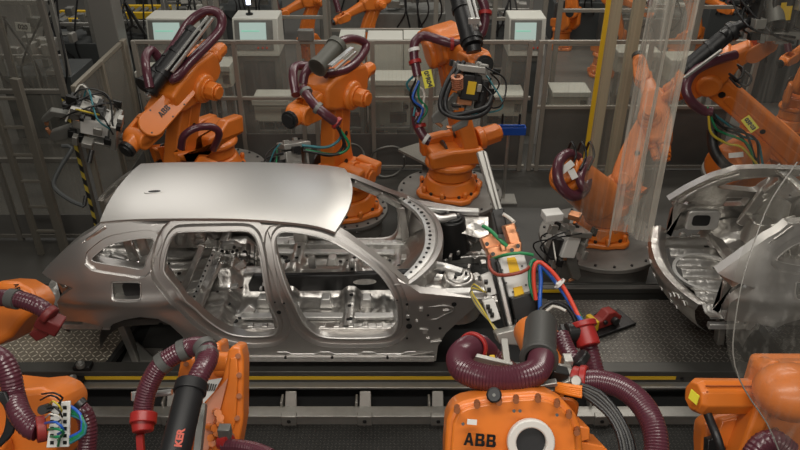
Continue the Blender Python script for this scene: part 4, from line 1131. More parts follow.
for B_, r_, lb in ((B1, .62, 'round steel pedestal under the robot at back left'), (B2, .46, 'round steel pedestal under the robot behind the roof edge'), (B3, .60, 'round steel pedestal under the centre robot'), (B4, .62, 'wide bolted round pedestal beneath the robot behind the curtain'), (B5, .6, 'round steel pedestal under the robot at upper right')):
    riser(B_, r_, lb)
# guns of those robots
weld_gun('cluttered grey welding gun on the back left robot, yellow and green cables', C(122, 131, 7.2), C(80, 122, 7.1) - C(122, 131, 7.2), (.2, -.3, 1), 1.12, 3, parts=22, mats=[BLACK, YELC, WHC, BLACK, BLACK, TEALC, GREYM, BLACK])
gx = thing('jaw_frame', 'thin dark metal jaw frame hanging below the back left welding gun', 'tool frame', C(100, 160, 7.2))
bm = NB(); sweep(bm, catmull([C(*p) for p in ((62, 146, 7.1), (72, 148, 7.1), (60, 168, 7.1), (54, 186, 7.1), (70, 200, 7.1), (84, 206, 7.1))], .04), .022, 8); obj('frame', bm, CABD, gx)
bm = NB(); cyl(bm, C(84, 206, 7.1), C(86, 196, 7.1), .02); cyl(bm, C(92, 150, 7.1), C(89, 163, 7.1), .025); obj('electrode', bm, DARKM, gx)
weld_gun('dark welding gun hanging from the robot behind the roof edge', C(292, 140, 6.9), (.1, -.3, -1), (-1, -.5, .2), .9, 4, parts=12, mats=[BLACK, BLACK, GREENC, TEALC, BLACK])
weld_gun('dark welding gun with copper coil held up by the centre robot', C(470, 62, 6.35), (-.15, -.2, -1), (1, .1, 0), .95, 8, mats=[BLACK, BLACK, BLACK, BLACK, TEALC], parts=14, dark=True)
gt = bpy.context.scene.objects
T = weld_gun('small welding gun standing low in front of the right pedestal', C(576, 226, 6.3), (-.25, -.2, -1), (-1, -.4, .2), .85, 5, mats=[BLACK, BLACK, BLACK, WHC])
bm = NB(); p = C(552, 215, 6.15); box(bm, p, (.16, .12, .07), Matrix.Rotation(.2, 3, 'Z')); obj('terminal_box', bm, WHITE, T, bevel=.006)
bm = NB(); p = C(575, 216, 6.15); box(bm, p, (.10, .09, .05), Matrix.Rotation(-.5, 3, 'Z')); obj('copper_block', bm, COPPER, T, bevel=.004)
T = weld_gun('dark tool with cables on the wrist of the upper right robot', C(776, 40, 6.4), (-.05, .1, 1), (-1, 0, 0), 1.25, 6, mats=[BLACK] * 8, parts=16, dark=True)
bm = NB(); cyl(bm, C(776, 22, 6.2), C(772, -20, 6.2), .075, n=20); obj('cylinder', bm, GREYM, T)
# copper coil on centre gun
T = thing('copper_coil', 'short copper coil on the front of the centre welding gun', 'coil', C(460, 83, 6.2))
bm = NB(); 
for k in range(6): ring(bm, C(457, 78 + k * 2, 6.2), (0, -.2, 1), .055, .03, .014, 18)
obj('winding', bm, mat('copper_dull', (.38, .17, .10), .45, .7), T)
# black cable bow round centre gun
for k, (m, dx) in enumerate(((BLACK, 0), (BLACK, 5))):
    tube('cable', [C(459 + dx, 62, 6.3), C(446 + dx, 84, 6.2), C(440 + dx, 104, 6.15), (C(446 + dx, 114, 6.15)), C(466, 118 - dx, 6.15), C(486, 112 - dx, 6.2), C(492, 96, 6.25)], .022, m, R3, n=8)

# ------------------------------------------------------------------ foreground robots
def front_robot_base(T, p, col=ORANGE):
    pass
FW = -ray(400, 225).normalized()             # direction towards the viewpoint's side (a fixed world direction)
UPV = Vector((0, sP, cP)); RX = Vector((1, 0, 0))
def facing(bm, P, d, th, x0=None, back=None):
    """casting whose outline is given around depth d, real thickness th"""
    o = C(P[0][0], P[0][1], d); pts = [((C(x, y, d) - o).dot(RX), (C(x, y, d) - o).dot(UPV)) for x, y in P]
    return prism(bm, pts, o, RX, UPV, 0, h0=-th)
# main ABB robot
RB = thing('welding_robot', 'large orange robot at bottom centre, round housing with a white ring', 'robot', (.45, 1.1, 0))
cover = [(445, 520), (445, 450), (447, 420), (453, 407), (463, 402), (480, 398), (505, 394), (535, 392), (552, 395), (566, 403), (576, 414), (582, 428), (584, 450), (582, 480), (570, 520)]
bm = NB(); facing(bm, cover, 2.62, .16); hs = obj('arm_housing', bm, ORANGE, RB, bevel=.022, seg=4)
cov2 = [(451, 520), (451, 450), (453, 424), (458, 413), (467, 408), (505, 400), (534, 398), (550, 401), (563, 409), (571, 420), (576, 436), (577, 460), (570, 520)]
bm = NB(); facing(bm, cov2, 2.60, .03); pl = obj('cover_plate', bm, ORANGE, hs, bevel=.008)
bm = NB()
for (px, py) in ((457, 408), (477, 403), (499, 400), (516, 398), (538, 397), (557, 402), (569, 413), (577, 430)):
    cyl(bm, C(px, py - 1, 2.62), C(px, py + 3, 2.56), .011, n=12)
obj('bolt', bm, mat('rust_bolt', (.28, .09, .03), .5, .3), hs)
n_ = FW
bm = NB(); ring(bm, C(530, 441, 2.585), n_, .086, .054, .03, 40); obj('ring', bm, mat('white_ring', (.66, .64, .60), .4), hs, bevel=.006)
bm = NB(); cyl(bm, C(530, 441, 2.592), C(530, 441, 2.59) + n_ * .004, .056, n=32); 
obj('bore', bm, BLACK, hs)
abb(C(480, 440, 2.566), RM((RX + UPV * -.08).normalized(), (UPV + RX * .08).normalized(), n_), .046, BLACKP, hs)
sh = NB(); p = C(472, 422, 2.567); box(sh, p, (.035, .019, .003), RM((RX + UPV * -.1).normalized(), (UPV + RX * .1).normalized(), n_)); obj('label_sticker', sh, WHITE, hs, smooth=False)
bm = NB()
for px, py in ((463, 424), (557, 415), (514, 411), (520, 411)): cyl(bm, C(px, py, 2.57), C(px, py, 2.562), .006, n=12)
obj('screw', bm, DARKM, hs)
bm = NB(); facing(bm, [(575, 425), (590, 428), (590, 440), (583, 442), (604, 446), (612, 455), (612, 480), (575, 480)], 2.72, .16); obj('flange_lug', bm, ORANGE, RB, bevel=.012)
# buffer
bm = NB(); cyl(bm, C(494, 395, 2.62), C(494, 395, 2.56), .028, n=24); bf = obj('rubber_buffer', bm, BLACK, RB, bevel=.006)
bm = NB(); cyl(bm, C(494, 395, 2.56), C(494, 395, 2.555), .006, n=10); obj('screw', bm, GREYM, bf)
# forearm going towards the car behind the hoses
bm = NB(); a_, b_ = C(545, 420, 2.95), C(540, 345, 3.35)
secs = []
for f_, w in ((0, .26), (.5, .2), (1, .17)):
    c = a_.lerp(b_, f_); R = frame(b_ - a_, RX); secs.append([c + R @ Vector((x, y, 0)) for x, y in rrect(w, w, .05)])
loft(bm, secs); obj('forearm', bm, ORANGE, RB, bevel=.01)
bm = NB(); cyl(bm, C(526, 352, 3.3), C(560, 352, 3.3), .10, n=24); cyl(bm, C(541, 352, 3.3), C(530, 330, 3.5), .085, n=24); obj('wrist', bm, ORANGE, RB, bevel=.012)
# column below
bm = NB(); prism(bm, [(-.22, -.1), (.22, -.1), (.18, 1.7), (-.16, 1.7)], (.45, 1.35, .55), (1, 0, 0), (0, .25, 1), .26); obj('lower_arm', bm, ORANGE, RB, bevel=.03)
bm = NB(); cyl(bm, (.45, 1.1, 0), (.45, 1.1, .1), .45, n=30); cyl(bm, (.45, 1.1, .1), (.45, 1.1, .5), .33, .28, n=30); box(bm, (.45, 1.25, .62), (.6, .5, .35)); obj('base', bm, ORANGE, RB, bevel=.02)
# big hose loop
D = 2.85
hose([C(*p) for p in ((487, 352, 3.3), (478, 346, 3.15), (466, 349, 3.0), (459, 358, 2.9), (463, 369, 2.8), (478, 376, 2.75), (500, 379, 2.72), (522, 377, 2.72), (536, 371, 2.76), (541, 360, 2.84), (542, 348, 2.95), (543, 336, 3.05))], .053, RB, pitch=.0105, n=24, rib=.075)
hose([C(*p) for p in ((487, 352, 3.3), (500, 364, 3.3), (516, 376, 3.25)) ], .048, RB, pitch=.016, n=20)
bm = NB(); d_ = (C(478, 344, 3.1) - C(470, 350, 3.02)).normalized(); ring(bm, C(472, 347.5, 3.05), d_, .066, .052, .022, 32); obj('hose_clamp', bm, REDP, RB, bevel=.004)
# dark grey sleeve
SLV = mat('sleeve_grey', (.05, .05, .047), .45)
bm = NB(); a_, b_ = C(541, 324, 3.15), C(539, 360, 2.86); d_ = (b_ - a_).normalized()
cyl(bm, a_, b_ - d_ * .03, .070, n=28); ring(bm, b_ - d_ * .03, d_, .078, .054, .035, 28); cyl(bm, a_ - d_ * .04, a_, .052, .070, n=28); obj('hose_sleeve', bm, SLV, RB, bevel=.005)
# right hoses
hose([C(*p) for p in ((560, 335, 3.25), (566, 350, 3.2), (574, 362, 3.15), (578, 372, 3.12))], .043, RB, pitch=.016, n=20)
hose([C(*p) for p in ((586, 336, 3.45), (590, 352, 3.42), (595, 372, 3.38), (600, 388, 3.35))], .045, RB, pitch=.016, n=20)
hose([C(*p) for p in ((578, 382, 2.95), (598, 381, 2.88), (620, 387, 2.8), (638, 400, 2.72), (650, 418, 2.65), (656, 440, 2.6), (656, 475, 2.55))], .046, RB, pitch=.0105, n=24, rib=.075)
bm = NB(); cyl(bm, C(572, 379, 2.96), C(582, 381, 2.94), .056, n=28); ring(bm, C(580, 381, 2.93), C(586, 381.5, 2.92) - C(580, 381, 2.93), .066, .048, .03, 28); cyl(bm, C(582, 323, 3.42), C(589, 346, 3.38), .052, .056, n=28); ring(bm, C(582, 322, 3.42), C(589, 346, 3.38) - C(582, 323, 3.42), .066, .05, .03, 28); obj('hose_clamp', bm, REDP, RB, bevel=.006)
bm = NB(); cyl(bm, C(566, 333, 3.4), C(590, 331, 3.42), .05, n=18); box(bm, C(570, 336, 3.42), (.10, .08, .09)); cyl(bm, C(575, 358, 3.1), C(580, 364, 3.1), .06, n=18); obj('coupling', bm, BLACKP, RB, bevel=.006)
bm = NB(); cyl(bm, C(576, 381, 2.86), C(576, 381, 2.83), .022, n=14); box(bm, C(570, 391, 2.9), (.04, .03, .10)); obj('clamp_plate', bm, ALU, RB, bevel=.004)
# fittings between sleeve and housing
bm = NB()
for (px, py, d, s_) in ((552, 372, 2.95, (.06, .06, .16)), (560, 384, 2.9, (.10, .05, .04)), (548, 388, 2.9, (.05, .08, .05)), (566, 366, 3.0, (.04, .05, .1)), (532, 386, 2.85, (.2, .03, .02)), (561, 376, 2.95, (.03, .03, .12))):
    box(bm, C(px, py, d), s_, Matrix.Rotation(px * .1, 3, 'Y'))
obj('bracket', bm, ALU, RB, bevel=.004)
bm = NB()
for (px, py, d, s_) in ((556, 378, 2.9, (.07, .05, .10)), (572, 391, 2.9, (.05, .05, .06)), (545, 383, 2.9, (.06, .06, .05)), (540, 388, 2.85, (.04, .04, .05))):
    box(bm, C(px, py, d), s_, Matrix.Rotation(px * .3, 3, 'Y'))
obj('connector', bm, BLACKP, RB, bevel=.004)
for k in range(5): tube('cable', [C(556, 384 + k * 1.6, 2.85), C(568, 386 + k * 1.8, 2.82), C(582, 388 + k * 2, 2.8)], .010, ORC, RB, n=7)
for k in range(5):
    e = k * 2.2; tube('cable', [C(578, 384 + k * 2, 2.84), C(600 - e, 392 + e, 2.8), C(618 - e, 412 + e * .6, 2.75), C(632 - e * 1.4, 440, 2.7), C(636 - e * 1.4, 475, 2.65)], .009, (BLACK, SLV)[k % 2], RB, n=7)
# flat steel bar stays left of sleeve
bm = NB(); bar(bm, C(470, 356, 2.98), C(512, 366, 2.98), .022, .03); bar(bm, C(502, 372, 3.0), C(540, 362, 3.0), .03, .02); bar(bm, C(504, 340, 3.1), C(508, 372, 3.0), .03, .03); obj('stay_bar', bm, ALU, RB, bevel=.003)
bm = NB(); 
for px in (475, 484, 492): box(bm, C(px, 361, 3.1), (.025, .03, .05))
obj('yellow_fitting', bm, YEL, RB, bevel=.004)

# --- the big gun in the middle
G = thing('welding_gun', 'large welding gun in front of the engine bay, white transformer and copper jaws', 'welding gun', C(510, 290, 3.9))
GD = 3.95
def gbox(bm, P, d, th): return facing(bm, P, d, th)
bm = NB(); facing(bm, [(477, 152), (483, 150), (496, 192), (503, 212), (496, 214), (490, 195)], 4.35, .07); facing(bm, [(483, 150), (487, 152), (503, 210), (499, 212)], 4.33, .10)
obj('electrode_arm', bm, ALU, G, bevel=.006)
bm = NB(); facing(bm, [(492, 210), (504, 208), (508, 232), (498, 236)], 4.28, .10); obj('arm_holder', bm, DARKM, G, bevel=.008)
bm = NB(); facing(bm, [(504, 226), (515, 223), (520, 238), (522, 244), (512, 249), (508, 240)], 4.10, .12); facing(bm, [(481, 239), (496, 232), (502, 244), (500, 252), (490, 256), (485, 250)], 4.10, .12); facing(bm, [(486, 248), (522, 242), (522, 252), (490, 260)], 4.05, .14)
facing(bm, [(499, 244), (506, 243), (507, 251), (501, 252)], 4.0, .05)
obj('copper_clamp', bm, COPPER, G, bevel=.009)
bm = NB()
for (px, py) in ((487, 244), (518, 230), (518, 246), (493, 254), (512, 250), (500, 236)): cyl(bm, C(px, py, 4.03), C(px, py, 3.98), .012, n=10)
obj('bolt', bm, DARKM, G)
bm = NB(); facing(bm, [(498, 257), (524, 253), (535, 291), (509, 298)], 3.92, .20); tr = obj('transformer', bm, WHITE, G, bevel=.010)
bm = NB(); facing(bm, [(507, 260), (516, 258.5), (520, 271), (510, 273.5)], 3.915, .01); facing(bm, [(513.5, 288), (522, 286), (525, 296), (515, 298.5)], 3.905, .03); facing(bm, [(507, 258), (515, 257), (516, 260), (507.5, 261)], 3.912, .01); obj('warning_label', bm, mat('label_orange', (.85, .50, .01), .5), tr, smooth=False)
bm = NB()
for px, py in ((502, 270), (522, 266), (506, 283), (513, 292), (526, 285)): cyl(bm, C(px, py, 3.92), C(px, py, 3.905), .006, n=10)
obj('screw', bm, DARKM, tr)
bm = NB(); facing(bm, [(489, 259), (496, 257.5), (515, 333), (508, 335)], 3.95, .10); facing(bm, [(496, 262), (499, 261), (516, 330), (513, 331)], 3.9, .05); obj('side_rail', bm, DARKM, G, bevel=.006)
bm = NB(); facing(bm, [(497, 276), (501, 275), (514, 330), (510, 332)], 3.86, .03); obj('guide_bar', bm, ALUB, G, bevel=.004)
bm = NB(); facing(bm, [(481, 276), (491, 272), (497, 294), (488, 297)], 3.92, .07); facing(bm, [(483, 301), (494, 298), (501, 319), (490, 323)], 3.88, .08); vb = obj('valve_box', bm, WHITE, G, bevel=.006)
bm = NB()
for px, py in ((488, 307), (490, 311), (492, 315), (486, 282), (489, 290)): box(bm, C(px, py, 3.87), (.02, .02, .02))
obj('terminal', bm, DARKM, vb)
bm = NB(); facing(bm, [(511, 299), (533, 292), (537, 306), (534, 322), (516, 324)], 3.85, .16); 
for k in range(5): facing(bm, [(515 + k * 4, 320), (518 + k * 4, 320), (518 + k * 4, 329), (515 + k * 4, 329)], 3.82, .05)
obj('connector_block', bm, BLACKP, G, bevel=.006)
bm = NB(); facing(bm, [(496, 334), (520, 328), (524, 336), (520, 346), (499, 344)], 3.7, .14); obj('mounting_bracket', bm, ALU, G, bevel=.006)
GS = mat('ground_strap', (.03, .25, .09), .4)
tube('cable', [C(*p) for p in ((483, 226, 4.1), (490, 230, 4.05), (500, 240, 4.0), (507, 246, 4.0))], .011, GS, G)
tube('cable', [C(*p) for p in ((492, 259, 4.0), (505, 255, 3.85), (520, 253, 3.83), (533, 255, 3.85))], .009, GS, G)
tube('cable', [C(*p) for p in ((489, 256, 4.0), (490, 268, 3.9), (498, 275, 3.84), (514, 274, 3.8), (526, 270, 3.82), (532, 262, 3.9))], .010, mat('brown_cable', (.28, .05, .03), .4), G)
tube('cable', [C(*p) for p in ((503, 214, 4.2), (508, 217, 4.2), (514, 222, 4.15))], .011, WHC, G)
for m, pts in ((REDC, ((536, 300, 3.8), (534, 285, 3.8), (534, 268, 3.8), (538, 262, 3.8), (545, 265, 3.8), (556, 276, 3.75), (568, 295, 3.65), (578, 315, 3.55), (586, 330, 3.45))),
               (BLUEC, ((540, 312, 3.75), (540, 296, 3.8), (541, 280, 3.82), (540, 266, 3.82), (544, 268, 3.82), (554, 280, 3.8), (563, 292, 3.7), (572, 306, 3.62), (582, 322, 3.5))),
               (GREENC, ((535, 300, 3.82), (530, 285, 3.83), (530, 266, 3.85), (534, 260, 3.86), (540, 266, 3.86), (556, 283, 3.8), (575, 308, 3.6), (586, 328, 3.5)))):
    tube('cable', [C(*p) for p in pts], (.0115 if m is not GREENC else .010), m, G)
bm = NB(); ring(bm, C(559, 283, 3.7), (1, -.5, -.8), .034, .028, .01, 18); cyl(bm, C(557, 285, 3.7), C(562, 282, 3.7), .012, n=8); obj('cable_tie', bm, WHITE, G)
tube('cable', [C(*p) for p in ((540, 310, 3.7), (552, 302, 3.7), (568, 308, 3.65), (576, 322, 3.6))], .012, BLACK, G); tube('cable', [C(*p) for p in ((542, 316, 3.7), (553, 306, 3.7), (566, 311, 3.65))], .008, WHC, G)
for k in range(4): tube('cable', [C(484 + k, 292, 3.9), C(474 - k, 284 + k * 2, 3.95), C(472, 292 + 2 * k, 3.95), C(480, 305 + 2 * k, 3.9), C(495 + k, 330, 3.85)], .005, (YELC, GREYM)[k % 2], G, n=6)
for k, m in enumerate((BLACK, BLUEC, BLACK, BLACK)): tube('cable', [C(520 + k * 4, 320, 3.8), C(524 + k * 3, 332, 3.7), C(532 + k * 2, 338, 3.5)], .011, m, G, n=6)

# --- bottom-left-centre robot (two orange cheeks, black tube)
RC = thing('welding_robot', 'orange robot at bottom left of centre with a looped maroon hose and black tube', 'robot', (-.75, 1.5, 0))
def plate3(P, d, th, bev=.012, name='arm_cheek', m=ORANGE, par=None):
    bm = NB(); facing(bm, P, d, th); return obj(name, bm, m, par, bevel=bev, seg=3)
DR = 3.2
plate3([(178, 372), (181, 358), (190, 355), (196, 360), (192, 400), (184, 460), (165, 460), (172, 410)], 3.15, .14, par=RC)
plate3([(228, 350), (233, 345.5), (241, 347), (243.5, 360), (243, 420), (236, 460), (200, 460), (212, 400), (222, 380)], 3.05, .13, par=RC)
plate3([(210, 350), (214, 343), (220, 344), (222, 360), (222, 390), (205, 420), (204, 380)], 3.2, .16, par=RC)
plate3([(188, 400), (226, 378), (232, 400), (226, 460), (176, 460)], 3.26, .16, name='arm_housing', par=RC)
bm = NB(); cyl(bm, C(217, 362, 3.12), C(232, 362, 3.1), .045, n=20); cyl(bm, C(217, 370, 3.12), C(230, 370, 3.1), .03, n=20); obj('pin', bm, ORANGE, RC, bevel=.005)
plate3([(203, 381), (222, 378), (214, 392), (203, 404)], 3.0, .004, bev=0, name='label_sticker', m=WHITE, par=RC)
bm = NB()
for k in range(5): facing(bm, [(206 + k * 2.4, 383 + k * .3), (207.2 + k * 2.4, 383 + k * .3), (206.2 + k * 2, 391), (205.2 + k * 2, 391)], 2.995, .002)
obj('label_bars', bm, DARKM, RC)
plate3([(204, 405), (228, 378), (215, 430), (208, 450), (200, 450)], 3.02, .006, bev=0, name='clear_tape', m=mat('tape_pink', (.62, .28, .18), .3), par=RC)
hose([C(*p) for p in ((143, 420, 3.0), (144, 403, 3.0), (149, 385, 3.0), (160, 366, 3.0), (176, 354, 3.0), (192, 347, 3.0), (204, 348, 2.95), (208, 358, 2.88), (202, 370, 2.82), (194, 386, 2.78))], .042, RC, pitch=.012, n=22)
DPG = mat('clip_grey', (.09, .09, .085), .45)
clamps(RC, [(C(164, 362, 3.0), C(169, 358, 3)), (C(184, 350, 3), C(189, 348, 3)), (C(205, 348, 2.94), C(208, 352, 2.92)), (C(207, 356, 2.9), C(206, 362, 2.87))], .047, DPG, L=.034)
bm = NB(); ring(bm, C(144, 413, 3.0), C(143, 423, 2.98) - C(144, 413, 3.0), .055, .045, .045, 26); cyl(bm, C(143, 420, 3.0), C(143, 432, 2.98), .050, .042, n=26); bar(bm, C(140, 434, 3), C(142, 470, 3), .03, .03); obj('hose_holder', bm, REDP, RC, bevel=.004)
bm = NB(); a_, b_ = C(192, 383, 2.72), C(172, 465, 2.5); d_ = (b_ - a_).normalized(); ring(bm, a_, d_, .062, .044, .045, 28); cyl(bm, a_ + d_ * .03, b_, .054, n=28); ct = obj('hose_carrier', bm, BLACK, RC, bevel=.004)
# lettering on the black tube reads upwards
pt = C(185, 440, 2.49); textobj('LEONI', .0, pt, Matrix.Identity(3), REDP, ct) if False else None
yv = None
xl = (C(181, 425, 2.45) - C(176, 450, 2.42)).normalized(); zl = (FW - xl * FW.dot(xl)).normalized(); yl = zl.cross(xl)
textobj('KER', .034, C(180, 438, 2.44) + zl * .0, RM(xl, yl, zl), mat('red_letter', (.5, .08, .05), .5), ct, bold=.0015)
bm = NB(); cyl(bm, C(136, 396, 3.1), C(172, 392, 3.1), .014, n=10); cyl(bm, C(136, 392, 3.1), C(136, 400, 3.1), .02, n=10); obj('clamp_rod', bm, ALUB, RC)
bm = NB(); bar(bm, C(203, 404, 2.9), C(197, 460, 2.8), .03, .04); obj('guide_rail', bm, GREYM, RC, bevel=.003)
bm = NB()
rr = random.Random(5)
for k in range(7): cyl(bm, C(212 + rr.uniform(-4, 8), 412 + k * 5, 3.02), C(213 + rr.uniform(-4, 8), 413 + k * 5, 2.95), .016, n=10)
obj('screw_cap', bm, ORANGE, RC)
hose([C(*p) for p in ((224, 446, 2.9), (236, 446, 2.88), (255, 449, 2.85), (272, 456, 2.8))], .028, RC, pitch=.012, n=14)
bm = NB(); cyl(bm, C(222, 441, 2.92), C(229, 443, 2.9), .035, n=16); obj('hose_clamp', bm, REDP, RC); bm = NB(); box(bm, C(225, 432, 2.9), (.05, .04, .06)); obj('fitting', bm, GREYM, RC, bevel=.004)
for k in range(2): tube('cable', [C(243, 350, 3.2), C(247, 370 + k * 3, 3.2), C(243, 392, 3.2), C(240, 410, 3.2)], .006, BLUEC, RC, n=6)
bm = NB(); prism(bm, [(-.2, 0), (.2, 0), (.16, 1.45), (-.12, 1.45)], (-.78, 1.62, .3), (1, 0, 0), (0, .2, 1), .22); obj('lower_arm', bm, ORANGE, RC, bevel=.03)
bm = NB(); cyl(bm, (-.75, 1.5, .013), (-.75, 1.5, .35), .36, .3, n=30); obj('base', bm, ORANGE, RC, bevel=.02)
bm = NB()
for (px, py, d) in ((238, 356, 3.05), (239, 375, 3.05), (239, 396, 3.05), (237, 418, 3.05), (232, 436, 3.05), (186, 364, 3.15), (183, 385, 3.15), (180, 405, 3.15), (176, 428, 3.15), (218, 352, 3.2)):
    cyl(bm, C(px, py, d), C(px, py, d - .014), .012, n=8)
obj('bolt', bm, MATS['rust_bolt'], RC)
plate3([(230, 358), (237, 356), (238, 372), (236, 420), (224, 455), (212, 455), (220, 410), (228, 380)], 3.035, .02, bev=.006, name='cheek_rib', par=RC)
# --- left robot with terminal plate
RL = thing('welding_robot', 'orange robot at bottom left corner with a perforated white terminal plate', 'robot', (-2.0, 2.1, 0))
plate3([(-40, 384), (20, 390), (40, 388), (55, 394), (62, 405), (60, 430), (50, 470), (-40, 470)], 3.3, .3, name='arm_housing', bev=.03, par=RL)
hose([C(*p) for p in ((-14, 352, 3.05), (2, 360, 3.05), (10, 376, 3.05), (14, 396, 3.05), (20, 414, 3.0), (30, 427, 2.98), (38, 430, 2.98))], .047, RL, pitch=.0145, n=22)
bm = NB(); cyl(bm, C(36, 430, 2.98), C(46, 428, 3.0), .055, n=24); obj('hose_clamp', bm, REDD, RL, bevel=.005)
hose([C(*p) for p in ((76, 408, 3.2), (84, 414, 3.2), (88, 430, 3.2), (86, 460, 3.2))], .042, RL, pitch=.0145, n=18)
bm = NB(); facing(bm, [(52, 403), (70, 401), (69, 447), (46, 448)], 2.95, .012); tp = obj('terminal_plate', bm, WHITE, RL, bevel=.003)
bm = NB()
for i in range(2):
    for j in range(6): facing(bm, [(50 + i * 13 + (5 - j) * .0, 406 + j * 7), (53.5 + i * 13, 406 + j * 7), (53.5 + i * 13, 409.5 + j * 7), (50 + i * 13, 409.5 + j * 7)], 2.947, .004)
obj('plate_slot', bm, BLACKP, tp)
rr = random.Random(3)
for k, m in enumerate((BLACK, BLACK, YELC, BLACK, WHC, BLUEC, GREENC, GREENC)):
    y = 396 + k * 6; tube('cable', [C(44 + rr.uniform(-4, 4), y - 2, 3.0), C(54 + rr.uniform(-3, 3), y - rr.uniform(0, 8), 2.88), C(62 + rr.uniform(-3, 3), y + rr.uniform(-3, 5), 2.9), C(58, y + 8, 2.94)], (.0055 if k > 4 else .004), m, RL, n=7)
for k, m in enumerate((BLUEC, GREENC, GREENC, TEALC)):
    tube('cable', [C(70, 406 + k * 3, 2.98), C(80 + k, 414 + k * 2, 2.95), C(82 + k, 430 + k, 2.95), C(70, 437 + k * 2, 2.95)], .007, m, RL, n=7)
for k in range(5): tube('cable', [C(-4 + k * 2, 392, 3.0), C(8 + k * 1.2, 410 + k, 3.0), C(6 + k * 1.5, 432, 3.0), C(-6, 450, 3.0)], .010, BLACK, RL, n=7)
bm = NB(); cyl(bm, C(48, 408, 2.95), C(42, 410, 2.9), .02, n=12); cyl(bm, C(78, 402, 3.1), C(82, 406, 3.1), .03, n=12); obj('fitting', bm, DARKM, RL)
bm = NB(); prism(bm, [(-.2, 0), (.2, 0), (.16, 1.5), (-.16, 1.5)], (-1.95, 2.05, .3), (1, 0, 0), (0, .1, 1), .24); obj('lower_arm', bm, ORANGE, RL, bevel=.03)
bm = NB(); cyl(bm, (-2.0, 2.1, .013), (-2.0, 2.1, .35), .36, .3, n=30); obj('base', bm, ORANGE, RL, bevel=.02)
# --- left edge robot at mid height
RE = thing('welding_robot', 'orange robot at the left edge beside the car tail, maroon hose over it', 'robot', (-3.5, 3.55, 0))
plate3([(-30, 290), (0, 281), (16, 282), (30, 290), (38, 302), (34, 312), (22, 322), (10, 338), (-4, 346), (-30, 346)], 4.55, .28, name='arm_housing', bev=.04, par=RE)
hose([C(*p) for p in ((-12, 298, 4.3), (6, 298, 4.25), (22, 300, 4.22), (38, 306, 4.2), (48, 313, 4.2))], .052, RE, pitch=.02, n=18)
clamps(RE, [(C(14, 299, 4.23), C(20, 300, 4.22))], .06, DPG, L=.06)
bm = NB(); cyl(bm, C(46, 312, 4.2), C(52, 317, 4.2), .06, n=20); box(bm, C(50, 322, 4.25), (.14, .1, .10), Matrix.Rotation(.6, 3, 'Y')); box(bm, C(42, 330, 4.3), (.10, .1, .07), Matrix.Rotation(-.5, 3, 'Y')); obj('hose_holder', bm, mat('red_dim', (.16, .02, .02), .5), RE, bevel=.01)
abb(C(18, 289, 4.52), RM((RX * .4 - UPV).normalized(), (RX + UPV * .4).normalized(), FW), .03, BLACKP, RE)
bm = NB(); prism(bm, [(-.2, 0), (.2, 0), (.16, 1.0), (-.16, 1.0)], (-3.45, 3.55, .3), (1, 0, 0), (0, .0, 1), .24); obj('lower_arm', bm, ORANGE, RE, bevel=.03)
bm = NB(); cyl(bm, (-3.5, 3.55, .013), (-3.5, 3.55, .35), .36, .3, n=30); obj('base', bm, ORANGE, RE, bevel=.02)
# --- bottom right robot
RR_ = thing('welding_robot', 'orange robot at bottom right corner behind a curved plastic sheet', 'robot', (2.3, 2.6, 0))
bm = NB(); a_, b_ = C(698, 396, 3.3), C(758, 396, 3.4); 
R = frame(b_ - a_, UPV); oc = [(.078 * math.cos(PI / 8 + i * PI / 4), .078 * math.sin(PI / 8 + i * PI / 4)) for i in range(8)]
oc = [(x * 1.1, y) for x, y in oc]
secs = [[a_ + (b_ - a_) * f_ + R @ Vector((x * k, y * k, 0)) for x, y in oc] for f_, k in ((-.08, .78), (0, 1), (.85, 1), (1, 1.1))]
loft(bm, secs); mo = obj('motor', bm, ORANGE, RR_, bevel=.006)
bm = NB()
for k in range(4):
    p = C(706 + k * .5, 386 + k * 6, 3.235); bar(bm, p, p + (b_ - a_) * .8, .006, .006)
obj('cooling_fin', bm, mat('orange_dark', (.42, .10, .02), .5), mo)
p = C(694, 397, 3.235); bm = NB(); box(bm, p, (.045, .045, .004), RM((.5, -.4, -.3), (.2, .3, .9), (-1, -.4, .2)).normalized()); obj('label_sticker', bm, LABY, mo, smooth=False)
plate3([(704, 425), (720, 416), (738, 414), (760, 380), (775, 365), (800, 362), (840, 364), (840, 500), (706, 500), (703, 445)], 3.45, .14, name='arm_housing', bev=.03, par=RR_)
plate3([(735, 465), (758, 402), (764, 368), (776, 360), (790, 366), (786, 395), (770, 420), (752, 470)], 3.28, .14, bev=.02, par=RR_)
bm = NB(); a_ = C(792, 392, 3.2)
grid(bm, lambda u, v: a_ + Vector((.17 * math.cos(2 * PI * u) * math.sin(PI * v), .15 * math.sin(2 * PI * u) * math.sin(PI * v), .12 * math.cos(PI * v))), 24, 12); obj('joint_dome', bm, ORANGE, RR_, ang=80)
bm = NB()
for (px, py) in ((712, 432), (726, 424), (740, 428), (760, 440), (776, 430), (784, 415)):
    cyl(bm, C(px, py, 3.45), C(px, py, 3.425), .014, n=8)
obj('bolt', bm, MATS['rust_bolt'], RR_)
plate3([(722, 420), (738, 417), (758, 386), (764, 372), (760, 400), (742, 440), (728, 450), (716, 440)], 3.40, .05, bev=.01, name='casting_rib', par=RR_)
tube('cable', [C(706, 410, 3.3), C(712, 425, 3.25), C(718, 440, 3.2), C(728, 475, 3.2)], .02, BLACK, RR_)
bm = NB(); facing(bm, [(708, 440), (722, 436), (720, 475), (706, 475)], 3.3, .05); obj('cover', bm, BLACKP, RR_, bevel=.005)
hose([C(*p) for p in ((745, 470, 3.1), (760, 446, 3.1), (775, 441, 3.1), (790, 452, 3.1))], .05, RR_, pitch=.016, n=18)
